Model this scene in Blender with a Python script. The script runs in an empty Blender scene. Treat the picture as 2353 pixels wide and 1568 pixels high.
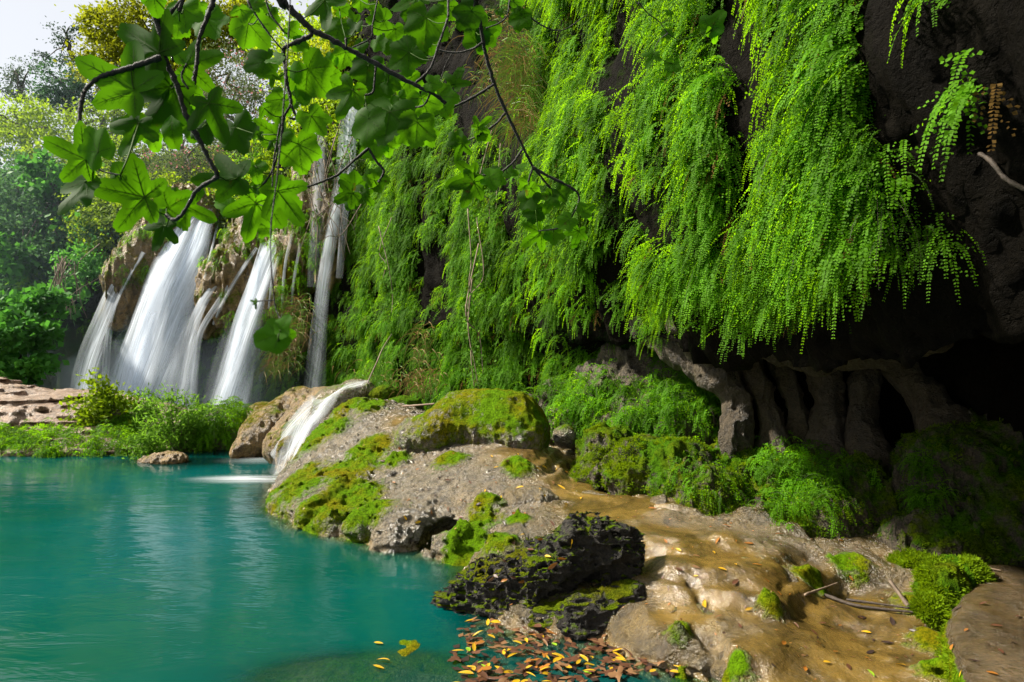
import bpy, math, random
import numpy as np
from mathutils import Vector, Matrix, Euler

# ------------------------------------------------------------------ camera, sky, sun, exposure
F = 1569.0                    # focal length in units of a 2353 px wide picture
SC = bpy.context.scene
COL = SC.collection
cam_d = bpy.data.cameras.new('camera')
cam = bpy.data.objects.new('camera', cam_d)
COL.objects.link(cam)
cam.location = (0, 0, 2.0)
cam.rotation_euler = (math.radians(90), 0, 0)
cam_d.sensor_width = 36.0
cam_d.lens = 36.0 * F / 2353.0
cam_d.clip_start = 0.05
cam_d.clip_end = 1000
cam_d.dof.use_dof = True
cam_d.dof.focus_distance = 6.5
cam_d.dof.aperture_fstop = 7.0
SC.camera = cam

SUN_EL, SUN_AZ = math.radians(44), math.radians(-82)      # azimuth from +Y, clockwise seen from above
sd = Vector((math.sin(SUN_AZ) * math.cos(SUN_EL), math.cos(SUN_AZ) * math.cos(SUN_EL), math.sin(SUN_EL)))
world = bpy.data.worlds.new('World')
SC.world = world
world.use_nodes = True
wn = world.node_tree
wn.nodes.clear()
sky = wn.nodes.new('ShaderNodeTexSky')
sky.sky_type = 'NISHITA'
sky.sun_disc = False
sky.sun_elevation = SUN_EL
sky.sun_rotation = SUN_AZ
hs = wn.nodes.new('ShaderNodeHueSaturation')
hs.inputs['Saturation'].default_value = 0.55
mixw = wn.nodes.new('ShaderNodeMix'); mixw.data_type = 'RGBA'
mixw.inputs[0].default_value = 0.6
mixw.inputs[7].default_value = (8.8, 8.9, 9.1, 1)          # thin bright cloud cover
bgw = wn.nodes.new('ShaderNodeBackground')
bgw.inputs['Strength'].default_value = 0.051
outw = wn.nodes.new('ShaderNodeOutputWorld')
wn.links.new(sky.outputs[0], hs.inputs['Color'])
wn.links.new(hs.outputs[0], mixw.inputs[6])
wn.links.new(mixw.outputs[2], bgw.inputs[0])
wn.links.new(bgw.outputs[0], outw.inputs[0])

sun_d = bpy.data.lights.new('sun', 'SUN')
sun_d.energy = 5.0
sun_d.angle = math.radians(4.0)
sun_d.color = (1.0, 0.93, 0.80)
sun = bpy.data.objects.new('sun', sun_d)
COL.objects.link(sun)
sun.rotation_euler = sd.to_track_quat('Z', 'Y').to_euler()
sun.location = (0, 0, 30)

SC.view_settings.view_transform = 'Standard'
SC.view_settings.look = 'None'
SC.view_settings.exposure = 1.32
SC.view_settings.gamma = 1.0
SC.render.engine = 'CYCLES'
SC.cycles.use_denoising = True
SC.cycles.max_bounces = 6
SC.cycles.diffuse_bounces = 3
SC.cycles.glossy_bounces = 2
SC.cycles.transmission_bounces = 4
SC.cycles.transparent_max_bounces = 16
SC.cycles.volume_bounces = 0
SC.cycles.sample_clamp_indirect = 6
SC.cycles.caustics_reflective = False
SC.cycles.caustics_refractive = False

# ------------------------------------------------------------------ small helpers
random.seed(7)
RNG = np.random.default_rng(7)

def Wp(px, py, Y):
    return np.array(((px - 1176.5) / F * Y, Y, 2.0 - (py - 784.0) / F * Y))
def Gp(px, py, z=0.0):
    return Wp(px, py, (2.0 - z) * F / (py - 784.0))
def P2(px, Y):
    return np.array(((px - 1176.5) / F * Y, Y))
def project(P):
    P = np.asarray(P)
    y = np.maximum(P[..., 1], 0.05)
    return 1176.5 + P[..., 0] / y * F, 784 - (P[..., 2] - 2.0) / y * F

def sstep(a, b, x):
    t = np.clip((x - a) / (b - a), 0, 1)
    return t * t * (3 - 2 * t)

def _hash(ix, iy, iz, seed):
    h = (ix.astype(np.int64) * 374761393 + iy.astype(np.int64) * 668265263 + iz.astype(np.int64) * 1440662683 + seed * 974634777) & 0xFFFFFFFF
    h = ((h ^ (h >> 13)) * 1274126177) & 0xFFFFFFFF
    h = h ^ (h >> 16)
    return (h & 0xFFFF).astype(np.float32) / 32767.5 - 1.0
def vnoise(P, seed=0):
    P = np.asarray(P, dtype=np.float32)
    i = np.floor(P).astype(np.int32)
    f = P - i
    u = f * f * f * (f * (f * 6 - 15) + 10)
    x, y, z = i[..., 0], i[..., 1], i[..., 2]
    ux, uy, uz = u[..., 0], u[..., 1], u[..., 2]
    r = 0
    for dx in (0, 1):
        wx = ux if dx else 1 - ux
        for dy in (0, 1):
            wy = uy if dy else 1 - uy
            for dz in (0, 1):
                wz = uz if dz else 1 - uz
                r = r + wx * wy * wz * _hash(x + dx, y + dy, z + dz, seed)
    return r
def fbm(P, octv=4, gain=0.5, lac=2.03, seed=0, ridged=False):
    P = np.asarray(P, dtype=np.float32)
    a, tot, r = 1.0, 0.0, 0.0
    for o in range(octv):
        n = vnoise(P, seed + o * 17)
        if ridged:
            n = 1 - 2 * np.abs(n)
        r = r + a * n
        tot += a
        a *= gain
        P = P * lac + 3.7
    return r / tot

# mesh from arrays
def mesh_from(name, V, faces, mat=None, smooth=True, attrs=None, uv=None):
    V = np.asarray(V, dtype=np.float32)
    me = bpy.data.meshes.new(name)
    if isinstance(faces, np.ndarray):
        n, k = faces.shape
        me.vertices.add(len(V)); me.vertices.foreach_set('co', V.ravel())
        me.loops.add(n * k); me.loops.foreach_set('vertex_index', faces.ravel().astype(np.int32))
        me.polygons.add(n)
        me.polygons.foreach_set('loop_start', np.arange(0, n * k, k, dtype=np.int32))
        me.polygons.foreach_set('loop_total', np.full(n, k, dtype=np.int32))
        me.update(calc_edges=True)
    else:
        me.from_pydata([tuple(map(float, v)) for v in V], [], faces)
        me.update()
    me.polygons.foreach_set('use_smooth', np.full(len(me.polygons), smooth, dtype=bool))
    if attrs:
        for k_, a_ in attrs.items():
            at = me.attributes.new(k_, 'FLOAT', 'POINT')
            at.data.foreach_set('value', np.asarray(a_, dtype=np.float32))
    if uv is not None:
        l = me.uv_layers.new(name='UVMap')
        vi = np.empty(len(me.loops), dtype=np.int32); me.loops.foreach_get('vertex_index', vi)
        l.data.foreach_set('uv', np.asarray(uv, dtype=np.float32)[vi].ravel())
    if mat is not None:
        for m in (mat if isinstance(mat, (list, tuple)) else [mat]):
            me.materials.append(m)
    return me
def obj(name, me, parent=None, loc=None):
    o = bpy.data.objects.new(name, me)
    COL.objects.link(o)
    if parent is not None:
        o.parent = parent
    if loc is not None:
        o.location = loc
    return o
def tag(o, label, cat, group=None, kind=None):
    o['label'] = label
    o['category'] = cat
    if group: o['group'] = group
    o['kind'] = kind or 'thing'
    return o
def struct(o, label=None):
    o['kind'] = 'structure'
    if label: o['label'] = label
    return o
def empty(name, loc=(0, 0, 0)):
    o = bpy.data.objects.new(name, None)
    COL.objects.link(o)
    o.location = loc
    o.empty_display_size = 0.1
    return o

# surface nets on a sampled field
def surface_nets(Fd, org, h):
    nx, ny, nz = Fd.shape
    ins = Fd < 0
    acc = np.zeros((nx - 1, ny - 1, nz - 1, 3), dtype=np.float32)
    cnt = np.zeros((nx - 1, ny - 1, nz - 1), dtype=np.float32)
    sl = lambda d, n: slice(d, n - 1 + d)
    for ax in range(3):
        o1, o2 = [a for a in range(3) if a != ax]
        for d1 in (0, 1):
            for d2 in (0, 1):
                s0 = [None] * 3; s1 = [None] * 3
                s0[ax] = sl(0, Fd.shape[ax]); s1[ax] = sl(1, Fd.shape[ax])
                for o_, d_ in ((o1, d1), (o2, d2)):
                    s0[o_] = sl(d_, Fd.shape[o_]); s1[o_] = sl(d_, Fd.shape[o_])
                a, b = Fd[tuple(s0)], Fd[tuple(s1)]
                cr = (a < 0) != (b < 0)
                if not cr.any(): continue
                ii = np.nonzero(cr)
                t = a[ii] / (a[ii] - b[ii])
                p = np.zeros((len(t), 3), dtype=np.float32)
                p[:, ax] = t; p[:, o1] = d1; p[:, o2] = d2
                acc[ii] += p
                cnt[ii] += 1
    cells = np.nonzero(cnt > 0)
    idx = np.full(cnt.shape, -1, dtype=np.int32)
    idx[cells] = np.arange(len(cells[0]))
    V = acc[cells] / cnt[cells][:, None] + np.stack(cells, 1)
    V = V * h + np.asarray(org, dtype=np.float32)
    quads = []
    for ax in range(3):
        o1, o2 = [(1, 2), (2, 0), (0, 1)][ax]
        s0 = [slice(1, -1)] * 3; s1 = [slice(1, -1)] * 3
        s0[ax] = slice(0, Fd.shape[ax] - 1); s1[ax] = slice(1, Fd.shape[ax])
        a, b = ins[tuple(s0)], ins[tuple(s1)]
        ii = np.nonzero(a != b)
        if len(ii[0]) == 0: continue
        base = np.stack(ii, 1)
        off = np.ones(3, dtype=int); off[ax] = 0
        base = base + off
        e1 = np.zeros(3, dtype=int); e1[o1] = 1
        e2 = np.zeros(3, dtype=int); e2[o2] = 1
        g = lambda c: idx[c[:, 0], c[:, 1], c[:, 2]]
        q = np.stack([g(base - e1 - e2), g(base - e2), g(base), g(base - e1)], 1)
        flip = b[ii]
        q[flip] = q[flip][:, ::-1]
        quads.append(q)
    Q = np.concatenate(quads)
    Q = Q[(Q >= 0).all(1)]
    return V, Q

def sd_ell(P, c, r, rotz=0.0):
    p = P - np.asarray(c, dtype=np.float32)
    if rotz:
        cs, sn = math.cos(rotz), math.sin(rotz)
        p = np.stack([p[..., 0] * cs + p[..., 1] * sn, -p[..., 0] * sn + p[..., 1] * cs, p[..., 2]], -1)
    r = np.asarray(r, dtype=np.float32)
    k0 = np.linalg.norm(p / r, axis=-1)
    k1 = np.linalg.norm(p / (r * r), axis=-1) + 1e-6
    return k0 * (k0 - 1) / k1
def sd_cap(P, a, b, ra, rb):
    a = np.asarray(a, dtype=np.float32); b = np.asarray(b, dtype=np.float32)
    ab = b - a
    t = np.clip(((P - a) @ ab) / (ab @ ab), 0, 1)
    return np.linalg.norm(P - a - t[..., None] * ab, axis=-1) - (ra + (rb - ra) * t)
def smin(a, b, k):
    h = np.clip(0.5 + 0.5 * (b - a) / k, 0, 1)
    return b + (a - b) * h - k * h * (1 - h)

def sdf_mesh(fn, lo, hi, h, noise=None, band=0.35):
    lo = np.asarray(lo, dtype=np.float32); hi = np.asarray(hi, dtype=np.float32)
    n = np.ceil((hi - lo) / h).astype(int) + 1
    ax = [lo[i] + h * np.arange(n[i], dtype=np.float32) for i in range(3)]
    G = np.stack(np.meshgrid(*ax, indexing='ij'), -1)
    D = fn(G).astype(np.float32)
    if noise is not None:
        m = np.abs(D) < band
        D[m] += noise(G[m]).astype(np.float32)
    D[0] = np.maximum(D[0], h); D[-1] = np.maximum(D[-1], h)
    D[:, 0] = np.maximum(D[:, 0], h); D[:, -1] = np.maximum(D[:, -1], h)
    D[:, :, 0] = np.maximum(D[:, :, 0], h); D[:, :, -1] = np.maximum(D[:, :, -1], h)
    return surface_nets(D, lo, h)

def vert_normals(V, Q):
    a, b, c, d = V[Q[:, 0]], V[Q[:, 1]], V[Q[:, 2]], V[Q[:, -1]]
    fn = np.cross(c - a, d - b) if Q.shape[1] == 4 else np.cross(b - a, c - a)
    N = np.zeros_like(V)
    for k in range(Q.shape[1]):
        for j in range(3):
            N[:, j] += np.bincount(Q[:, k], weights=fn[:, j], minlength=len(V))
    return N / (np.linalg.norm(N, axis=1, keepdims=True) + 1e-9)

# scatter points over a quad mesh with a weight function of (centre, normal)
def scatter(V, Q, count, wfn, rng=None):
    rng = rng or RNG
    a, b, c, d = V[Q[:, 0]], V[Q[:, 1]], V[Q[:, 2]], V[Q[:, 3]]
    cr = np.cross(c - a, d - b)
    ar = 0.5 * np.linalg.norm(cr, axis=1)
    N = cr / (2 * ar[:, None] + 1e-9)
    C = (a + b + c + d) / 4
    w = ar * np.clip(wfn(C, N), 0, None)
    if w.sum() <= 0: return np.zeros((0, 3)), np.zeros((0, 3))
    i = rng.choice(len(Q), size=count, p=w / w.sum())
    u, v = rng.random(count)[:, None], rng.random(count)[:, None]
    Pt = (a[i] * (1 - u) + b[i] * u) * (1 - v) + (d[i] * (1 - u) + c[i] * u) * v
    return Pt, N[i]

# ------------------------------------------------------------------ materials
def mat_new(name):
    m = bpy.data.materials.new(name)
    m.use_nodes = True
    m.node_tree.nodes.clear()
    return m, m.node_tree
class NT:
    def __init__(s, name):
        s.m, s.t = mat_new(name)
        s.out = s.n('ShaderNodeOutputMaterial')
    def n(s, typ, **kw):
        x = s.t.nodes.new(typ)
        for k, v in kw.items(): setattr(x, k, v)
        return x
    def l(s, a, b): s.t.links.new(a, b)
    def pos(s):
        return s.n('ShaderNodeNewGeometry').outputs['Position']
    def noise(s, scale, detail=4, rough=0.55, vec=None, dist=0.0):
        x = s.n('ShaderNodeTexNoise')
        x.inputs['Scale'].default_value = scale
        x.inputs['Detail'].default_value = detail
        x.inputs['Roughness'].default_value = rough
        x.inputs['Distortion'].default_value = dist
        s.l(vec if vec is not None else s.pos(), x.inputs['Vector'])
        return x.outputs[0]
    def ramp(s, fac, stops, interp='LINEAR'):
        x = s.n('ShaderNodeValToRGB')
        cr = x.color_ramp
        cr.interpolation = interp
        while len(cr.elements) < len(stops): cr.elements.new(0.5)
        for e, (p, c) in zip(cr.elements, stops):
            e.position = p
            e.color = (c[0], c[1], c[2], 1) if hasattr(c, '__len__') else (c, c, c, 1)
        s.l(fac, x.inputs[0])
        return x.outputs[0]
    def mix(s, fac, a, b, blend='MIX'):
        x = s.n('ShaderNodeMix', data_type='RGBA', blend_type=blend)
        for sock, v in ((x.inputs[0], fac), (x.inputs[6], a), (x.inputs[7], b)):
            if isinstance(v, bpy.types.NodeSocket): s.l(v, sock)
            elif hasattr(v, '__len__'): sock.default_value = (v[0], v[1], v[2], 1)
            elif sock is x.inputs[0]: sock.default_value = v
            else: sock.default_value = (v, v, v, 1)
        return x.outputs[2]
    def math(s, op, a, b=None, c=None, clamp=False):
        x = s.n('ShaderNodeMath', operation=op, use_clamp=clamp)
        for i, v in enumerate((a, b, c)):
            if v is None: continue
            if isinstance(v, bpy.types.NodeSocket): s.l(v, x.inputs[i])
            else: x.inputs[i].default_value = v
        return x.outputs[0]
    def attr(s, name):
        return s.n('ShaderNodeAttribute', attribute_name=name).outputs['Fac']
    def bump(s, height, strength=0.5, dist=0.02):
        x = s.n('ShaderNodeBump')
        x.inputs['Strength'].default_value = strength
        x.inputs['Distance'].default_value = dist
        s.l(height, x.inputs['Height'])
        return x.outputs[0]
    def principled(s, color, rough=0.6, normal=None, spec=0.5):
        x = s.n('ShaderNodeBsdfPrincipled')
        for k, v in (('Base Color', color), ('Roughness', rough), ('Specular IOR Level', spec)):
            if isinstance(v, bpy.types.NodeSocket): s.l(v, x.inputs[k])
            elif hasattr(v, '__len__'): x.inputs[k].default_value = (v[0], v[1], v[2], 1)
            else: x.inputs[k].default_value = v
        if normal is not None: s.l(normal, x.inputs['Normal'])
        return x.outputs[0]
    def done(s, sh):
        s.l(sh, s.out.inputs['Surface'])
        return s.m

def rock_material(name, c1, c2, cdark, moss1=(0.13, 0.27, 0.003), moss2=(0.25, 0.22, 0.004), rough=0.42, wetcol=(0.21, 0.13, 0.032), fine=1.0, spec=0.5):
    t = NT(name)
    a = t.noise(1.3 * fine, 6, 0.6)
    b = t.noise(9 * fine, 5, 0.6)
    col = t.mix(t.ramp(a, [(0.35, 0.0), (0.65, 1.0)]), c1, c2)
    crack = t.ramp(b, [(0.34, 1.0), (0.53, 0.0)])
    col = t.mix(t.math('MULTIPLY', crack, 0.8), col, cdark)
    spk = t.noise(60 * fine, 2, 0.6)
    col = t.mix(t.ramp(spk, [(0.38, 0.75), (0.60, 0.0)]), col, cdark)
    wet = t.attr('wet')
    wn_ = t.noise(2.4, 6, 0.7, dist=0.6)
    wcol = t.mix(t.ramp(wn_, [(0.38, 0.0), (0.62, 1.0)]), wetcol, tuple(0.28 * x for x in wetcol))
    col = t.mix(t.math('MULTIPLY', wet, 0.9), col, wcol)
    mo = t.attr('moss')
    mn = t.noise(14, 4, 0.65)
    mf = t.ramp(t.math('ADD', mo, t.math('MULTIPLY', t.math('SUBTRACT', mn, 0.5), 1.1)), [(0.36, 0.0), (0.66, 1.0)])
    mcol = t.mix(t.ramp(t.noise(2.3, 3, 0.6), [(0.4, 0.0), (0.62, 1.0)]), moss1, moss2)
    mcol = t.mix(t.ramp(t.noise(38, 4, 0.75), [(0.36, 0.8), (0.58, 0.0)]), mcol, tuple(0.22 * x for x in moss1))
    col = t.mix(mf, col, mcol)
    rg = t.mix(mf, t.mix(wet, rough, 0.14), 0.85)
    pit = t.ramp(t.noise(16 * fine, 3, 0.7), [(0.30, 0.0), (0.42, 1.0)])
    hgt = t.math('ADD', t.math('MULTIPLY', pit, t.math('SUBTRACT', 0.45, t.math('MULTIPLY', wet, 0.38))), t.math('ADD', t.math('MULTIPLY', t.noise(28 * fine, 6, 0.7), t.math('SUBTRACT', 1.0, t.math('MULTIPLY', wet, 0.72))), t.math('MULTIPLY', mf, t.noise(90, 3, 0.7))))
    spc = t.mix(mf, spec, 0.04)
    return t.done(t.principled(col, rg, t.bump(hgt, 1.0, 0.05), spc))

def leaf_material(name, col, tcol, trans=0.45, var=0.25, rough=0.45, noise_sc=1.2, hue_shift=(0.30, 0.16, 0.0), spec=0.3, spots=0):
    t = NT(name)
    oi = t.n('ShaderNodeObjectInfo').outputs['Random']
    nz = t.noise(noise_sc, 3, 0.6)
    f = t.math('ADD', t.math('MULTIPLY', oi, 0.6), t.math('MULTIPLY', nz, 0.8))
    f = t.math('SUBTRACT', f, 0.2, clamp=True)
    dk = tuple(c * (1 - var) for c in col); lt = tuple(min(1, c * (1 + var)) + var * 0.12 * h for c, h in zip(col, hue_shift))
    tdk = tuple(c * (1 - var) for c in tcol); tlt = tuple(min(1, c * (1 + var)) + var * 0.5 * h for c, h in zip(tcol, hue_shift))
    c1 = t.mix(f, dk, lt)
    c2 = t.mix(f, tdk, tlt)
    if spots:
        sf = t.ramp(t.noise(spots, 3, 0.6), [(0.66, 0.0), (0.74, 0.8)])
        c1 = t.mix(sf, c1, (0.09, 0.05, 0.012)); c2 = t.mix(sf, c2, (0.12, 0.06, 0.01))
    p = t.principled(c1, rough, None, spec)
    tr = t.n('ShaderNodeBsdfTranslucent')
    t.l(c2, tr.inputs[0])
    ms = t.n('ShaderNodeMixShader')
    ms.inputs[0].default_value = trans
    t.l(p, ms.inputs[1]); t.l(tr.outputs[0], ms.inputs[2])
    return t.done(ms.outputs[0])

def plain_material(name, c1, c2, scale=8, rough=0.7, bump=0.3, bscale=40, stretch=None):
    t = NT(name)
    vec = t.pos()
    if stretch:
        mp = t.n('ShaderNodeMapping'); mp.inputs['Scale'].default_value = stretch
        t.l(vec, mp.inputs[0]); vec = mp.outputs[0]
    col = t.mix(t.ramp(t.noise(scale, 5, 0.6, vec), [(0.35, 0.0), (0.65, 1.0)]), c1, c2)
    return t.done(t.principled(col, rough, t.bump(t.noise(bscale, 4, 0.6, vec), bump, 0.02)))

M = {}
M['shore'] = rock_material('travertine', (0.28, 0.21, 0.115), (0.19, 0.165, 0.12), (0.026, 0.019, 0.010), rough=0.28, spec=1.0)
M['shelf'] = rock_material('wet_shelf', (0.20, 0.142, 0.056), (0.135, 0.107, 0.054), (0.022, 0.015, 0.007), rough=0.32, spec=1.0, wetcol=(0.175, 0.108, 0.022))
M['slabrock'] = rock_material('slab_stone', (0.13, 0.088, 0.042), (0.09, 0.068, 0.038), (0.022, 0.015, 0.008), rough=0.4, spec=0.6, wetcol=(0.095, 0.060, 0.018))  # stone and wet colours darkened to carry the shade in this corner
M['cliff'] = rock_material('cliff_rock', (0.007, 0.0056, 0.0034), (0.0045, 0.0037, 0.0028), (0.003, 0.0025, 0.002), moss1=(0.016, 0.050, 0.002), moss2=(0.024, 0.034, 0.002), rough=0.9, wetcol=(0.010, 0.008, 0.005), spec=0.03)  # near black: shade of the gaps and overhang is put into the colour
M['tufa'] = rock_material('tufa', (0.38, 0.235, 0.07), (0.21, 0.135, 0.05), (0.05, 0.03, 0.012), moss1=(0.10, 0.17, 0.006), moss2=(0.20, 0.14, 0.010), fine=0.8)
M['banktufa'] = rock_material('bank_travertine', (0.42, 0.29, 0.20), (0.27, 0.165, 0.09), (0.07, 0.036, 0.018), moss1=(0.10, 0.17, 0.01), moss2=(0.30, 0.20, 0.05), fine=0.7)
M['mossrock'] = rock_material('mossy_rock', (0.16, 0.12, 0.07), (0.10, 0.08, 0.05), (0.020, 0.015, 0.01), moss1=(0.075, 0.19, 0.004), moss2=(0.15, 0.19, 0.004), rough=0.6)
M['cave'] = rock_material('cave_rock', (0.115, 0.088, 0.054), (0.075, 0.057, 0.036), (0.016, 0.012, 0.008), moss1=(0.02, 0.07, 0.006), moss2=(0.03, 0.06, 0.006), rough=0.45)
M['crag'] = rock_material('rotten_crag', (0.040, 0.030, 0.017), (0.018, 0.014, 0.010), (0.004, 0.003, 0.002), moss1=(0.12, 0.20, 0.004), moss2=(0.15, 0.15, 0.005), rough=0.75)
M['fern'] = leaf_material('fern_leaf', (0.064, 0.200, 0.003), (0.190, 0.48, 0.004), 0.5, 0.7, 0.6, 1.7, (0.30, 0.12, 0), spec=0.10)
M['fernstem'] = plain_material('fern_stem', (0.02, 0.015, 0.008), (0.035, 0.025, 0.01))
M['bark'] = plain_material('fig_bark', (0.012, 0.010, 0.009), (0.030, 0.024, 0.020), 30, 0.75, 0.6, 120)
M['wood'] = plain_material('dead_wood', (0.07, 0.045, 0.028), (0.14, 0.10, 0.065), 20, 0.6, 0.5, 80)
M['fig'] = leaf_material('fig_leaf', (0.022, 0.100, 0.002), (0.066, 0.30, 0.003), 0.56, 0.65, 0.6, 2.5, spec=0.12, spots=16)
M['figvein'] = leaf_material('fig_vein', (0.05, 0.11, 0.012), (0.035, 0.14, 0.006), 0.35, 0.2, 0.6, 3.0, spec=0.1)
# ================================================================== THE SETTING
# ---- ground under and round everything, with the pool basin sunk into it
def build_ground():
    n = 140
    u = np.linspace(-1, 1, n)
    g = np.sign(u) * (np.abs(u) ** 2.0) * 110
    X, Y = np.meshgrid(g - 6, g + 10, indexing='ij')
    d = np.sqrt(((X + 9) / 17) ** 2 + ((Y - 9) / 16) ** 2)
    Z = -1.4 + 1.9 * sstep(0.9, 1.25, d) + 0.5 * fbm(np.stack([X * .1, Y * .1, X * 0], -1), 3)
    V = np.stack([X, Y, Z], -1).reshape(-1, 3)
    i = np.arange(n * n).reshape(n, n)
    Q = np.stack([i[:-1, :-1], i[1:, :-1], i[1:, 1:], i[:-1, 1:]], -1).reshape(-1, 4)
    m = plain_material('earth', (0.06, 0.05, 0.03), (0.05, 0.075, 0.02), 1.5, 0.9, 0.5, 6)
    struct(obj('ground', mesh_from('ground', V, Q, m)), 'earthy ground around the pool')
build_ground()

# ---- the cliff: one long wall from the falls to the overhang beside the viewer, and the hill behind it
cols = [  # lower foot, upper face, lip height, top height
    (P2(-900, 30), P2(-900, 30), 2.0, 4.0), (P2(-150, 27), P2(-150, 27), 2.0, 5.0), (P2(60, 24.5), P2(60, 23.8), 2.5, 5.0),
    (P2(200, 22.2), P2(200, 21.5), 2.8, 5.0), (P2(320, 21.2), P2(330, 20.2), 2.8, 4.9), (P2(450, 20.2), P2(450, 19.4), 2.8, 5.0),
    (P2(570, 19.2), P2(570, 18.5), 2.8, 5.3), (P2(660, 18.2), P2(660, 17.7), 2.8, 7.6), (P2(750, 17.0), P2(745, 16.8), 2.6, 10.2),
    (P2(830, 15.8), P2(830, 15.7), 2.5, 11), (P2(900, 14.4), P2(895, 14.3), 2.5, 10.5), (P2(1000, 13.1), P2(995, 13), 2.4, 11.0),
    (P2(1100, 12.1), P2(1100, 11.9), 2.3, 11.0), (P2(1200, 11.3), P2(1210, 10.8), 2.2, 10.5), (P2(1300, 10.5), P2(1320, 9.7), 2.2, 10.0),
    (P2(1400, 9.9), P2(1420, 8.7), 2.1, 9.6), (P2(1500, 9.5), P2(1510, 7.8), 2.15, 9.2), (P2(1600, 9.2), P2(1600, 6.9), 2.05, 8.8),
    (P2(1700, 8.9), P2(1700, 6.0), 2.0, 8.4), (P2(1800, 8.6), P2(1800, 5.3), 1.95, 8.0), (P2(1950, 8.0), P2(1900, 4.75), 1.9, 8.0),
    (P2(2100, 7.1), P2(2050, 4.15), 1.95, 8.0), (P2(2353, 6.1), P2(2250, 3.5), 2.1, 8.0),
    (np.array((4.9, 3.4)), np.array((2.75, 2.0)), 2.3, 8.0), (np.array((5.2, -1.0)), np.array((3.4, -0.6)), 2.5, 8.0), (np.array((6, -9.0)), np.array((5.2, -9.0)), 2.5, 8.0)]
def build_cliff():
    lo = np.array([c[0] for c in cols]); up = np.array([c[1] for c in cols])
    lip = np.array([c[2] for c in cols]); top = np.array([c[3] for c in cols])
    seg = np.linalg.norm(np.diff(up, axis=0), axis=1)
    s = np.concatenate([[0], np.cumsum(seg)])
    # finer columns where the wall is near
    ss = []
    for i in range(len(seg)):
        dist = np.linalg.norm((up[i] + up[i + 1]) / 2)
        k = max(3, int(seg[i] / (0.0075 * min(dist, 14) + 0.008)))
        ss.append(s[i] + seg[i] * np.arange(k) / k)
    ss = np.concatenate(ss + [[s[-1]]])
    def ip(a):
        v = np.interp(ss, s, a)
        # smooth
        k = 9
        vv = np.pad(v, k, mode='edge')
        return np.convolve(vv, np.ones(2 * k + 1) / (2 * k + 1), mode='valid')
    L = np.stack([ip(lo[:, 0]), ip(lo[:, 1])], 1); U = np.stack([ip(up[:, 0]), ip(up[:, 1])], 1)
    lp, tp = ip(lip), ip(top)
    tan = np.gradient(U, axis=0); tan /= np.linalg.norm(tan, axis=1, keepdims=True)
    back = np.stack([-tan[:, 1], tan[:, 0]], 1)       # into the rock
    rows = []
    for t in np.linspace(0, 1, 34):
        z = -0.9 + (lp + 0.0 + 0.9) * t
        k = 0.28 * t ** 6
        p = L + (U - L) * k
        rows.append(np.column_stack([p, z]))
    for t in np.linspace(0, 1, 30)[1:]:
        k = 0.28 + 0.72 * t
        z = lp + 0.18 * np.sin(t * math.pi) * 1.0 - 0.12 * t
        rows.append(np.column_stack([L + (U - L) * k, z]))
    for t in np.linspace(0, 1, 120)[1:]:
        z = lp - 0.12 + (tp - lp + 0.12) * t
        bulge = -0.35 * np.sin(min(1, t * 2.2) * math.pi) * sstep(0, 1, np.linalg.norm(U - L, axis=1))
        lean = sstep(-0.5, 2.0, U[:, 0])  # near face leans outward, shaped to keep sky and sun off it
        off = (0.10 - 0.20 * lean) * np.minimum(z - lp, 4.5) + bulge
        rows.append(np.column_stack([U + back * off[:, None], z]))
    last = rows[-1]
    hb = back * 0.35 + np.array([0.15, 0.75]); hb /= np.linalg.norm(hb, axis=1, keepdims=True)
    nearR = sstep(5.5, 3.0, U[:, 1])[:, None]
    hb = hb * (1 - nearR) + np.array([1.0, 0.25]) * nearR
    for t in np.linspace(0, 1, 40)[1:]:
        d = 60 * t ** 1.7
        z = last[:, 2] + 0.50 * d * np.exp(-d / 50) + 0.35 * np.sqrt(d)
        rows.append(np.column_stack([last[:, :2] + hb * d, z]))
    Gd = np.array(rows)                                  # rows x cols x 3
    nr, nc = Gd.shape[:2]
    i = np.arange(nr * nc).reshape(nr, nc)
    Q = np.stack([i[:-1, :-1], i[:-1, 1:], i[1:, 1:], i[1:, :-1]], -1).reshape(-1, 4)
    V = Gd.reshape(-1, 3).astype(np.float32)
    N = vert_normals(V, Q)
    st = V * np.array([1, 1, 0.55], dtype=np.float32)
    d = 0.34 * fbm(st * 0.8, 3, seed=3) + 0.16 * fbm(st * 2.6, 3, seed=5) + 0.06 * fbm(V * 8, 3, seed=9, ridged=True)
    rr = np.repeat(np.arange(nr), nc)
    hillw = sstep(34 + 30 + 105, 34 + 30 + 150, rr)
    d = d + hillw * 0.8 * fbm(V * 0.25, 3, seed=11)
    V = V + N * d[:, None]
    N = vert_normals(V, Q)
    px, py = project(V)
    moss = 0.25 + 0.5 * fbm(V * 0.9, 3, seed=21)
    moss += 0.5 * sstep(0.3, 0.9, N[:, 2]) + 0.45 * sstep(12.0, 15.0, V[:, 1]) * sstep(3.2, 2.0, V[:, 2])
    moss -= 0.5 * sstep(1500, 1750, px) * sstep(11, 9, V[:, 1])
    attrs = {'moss': np.clip(moss, 0, 1.2), 'wet': 0.35 * np.ones(len(V))}
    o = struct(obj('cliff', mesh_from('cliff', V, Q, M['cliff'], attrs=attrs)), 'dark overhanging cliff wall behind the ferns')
    return V, Q, nr, nc
CLIFF_V, CLIFF_Q, NR, NC = build_cliff()

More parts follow.
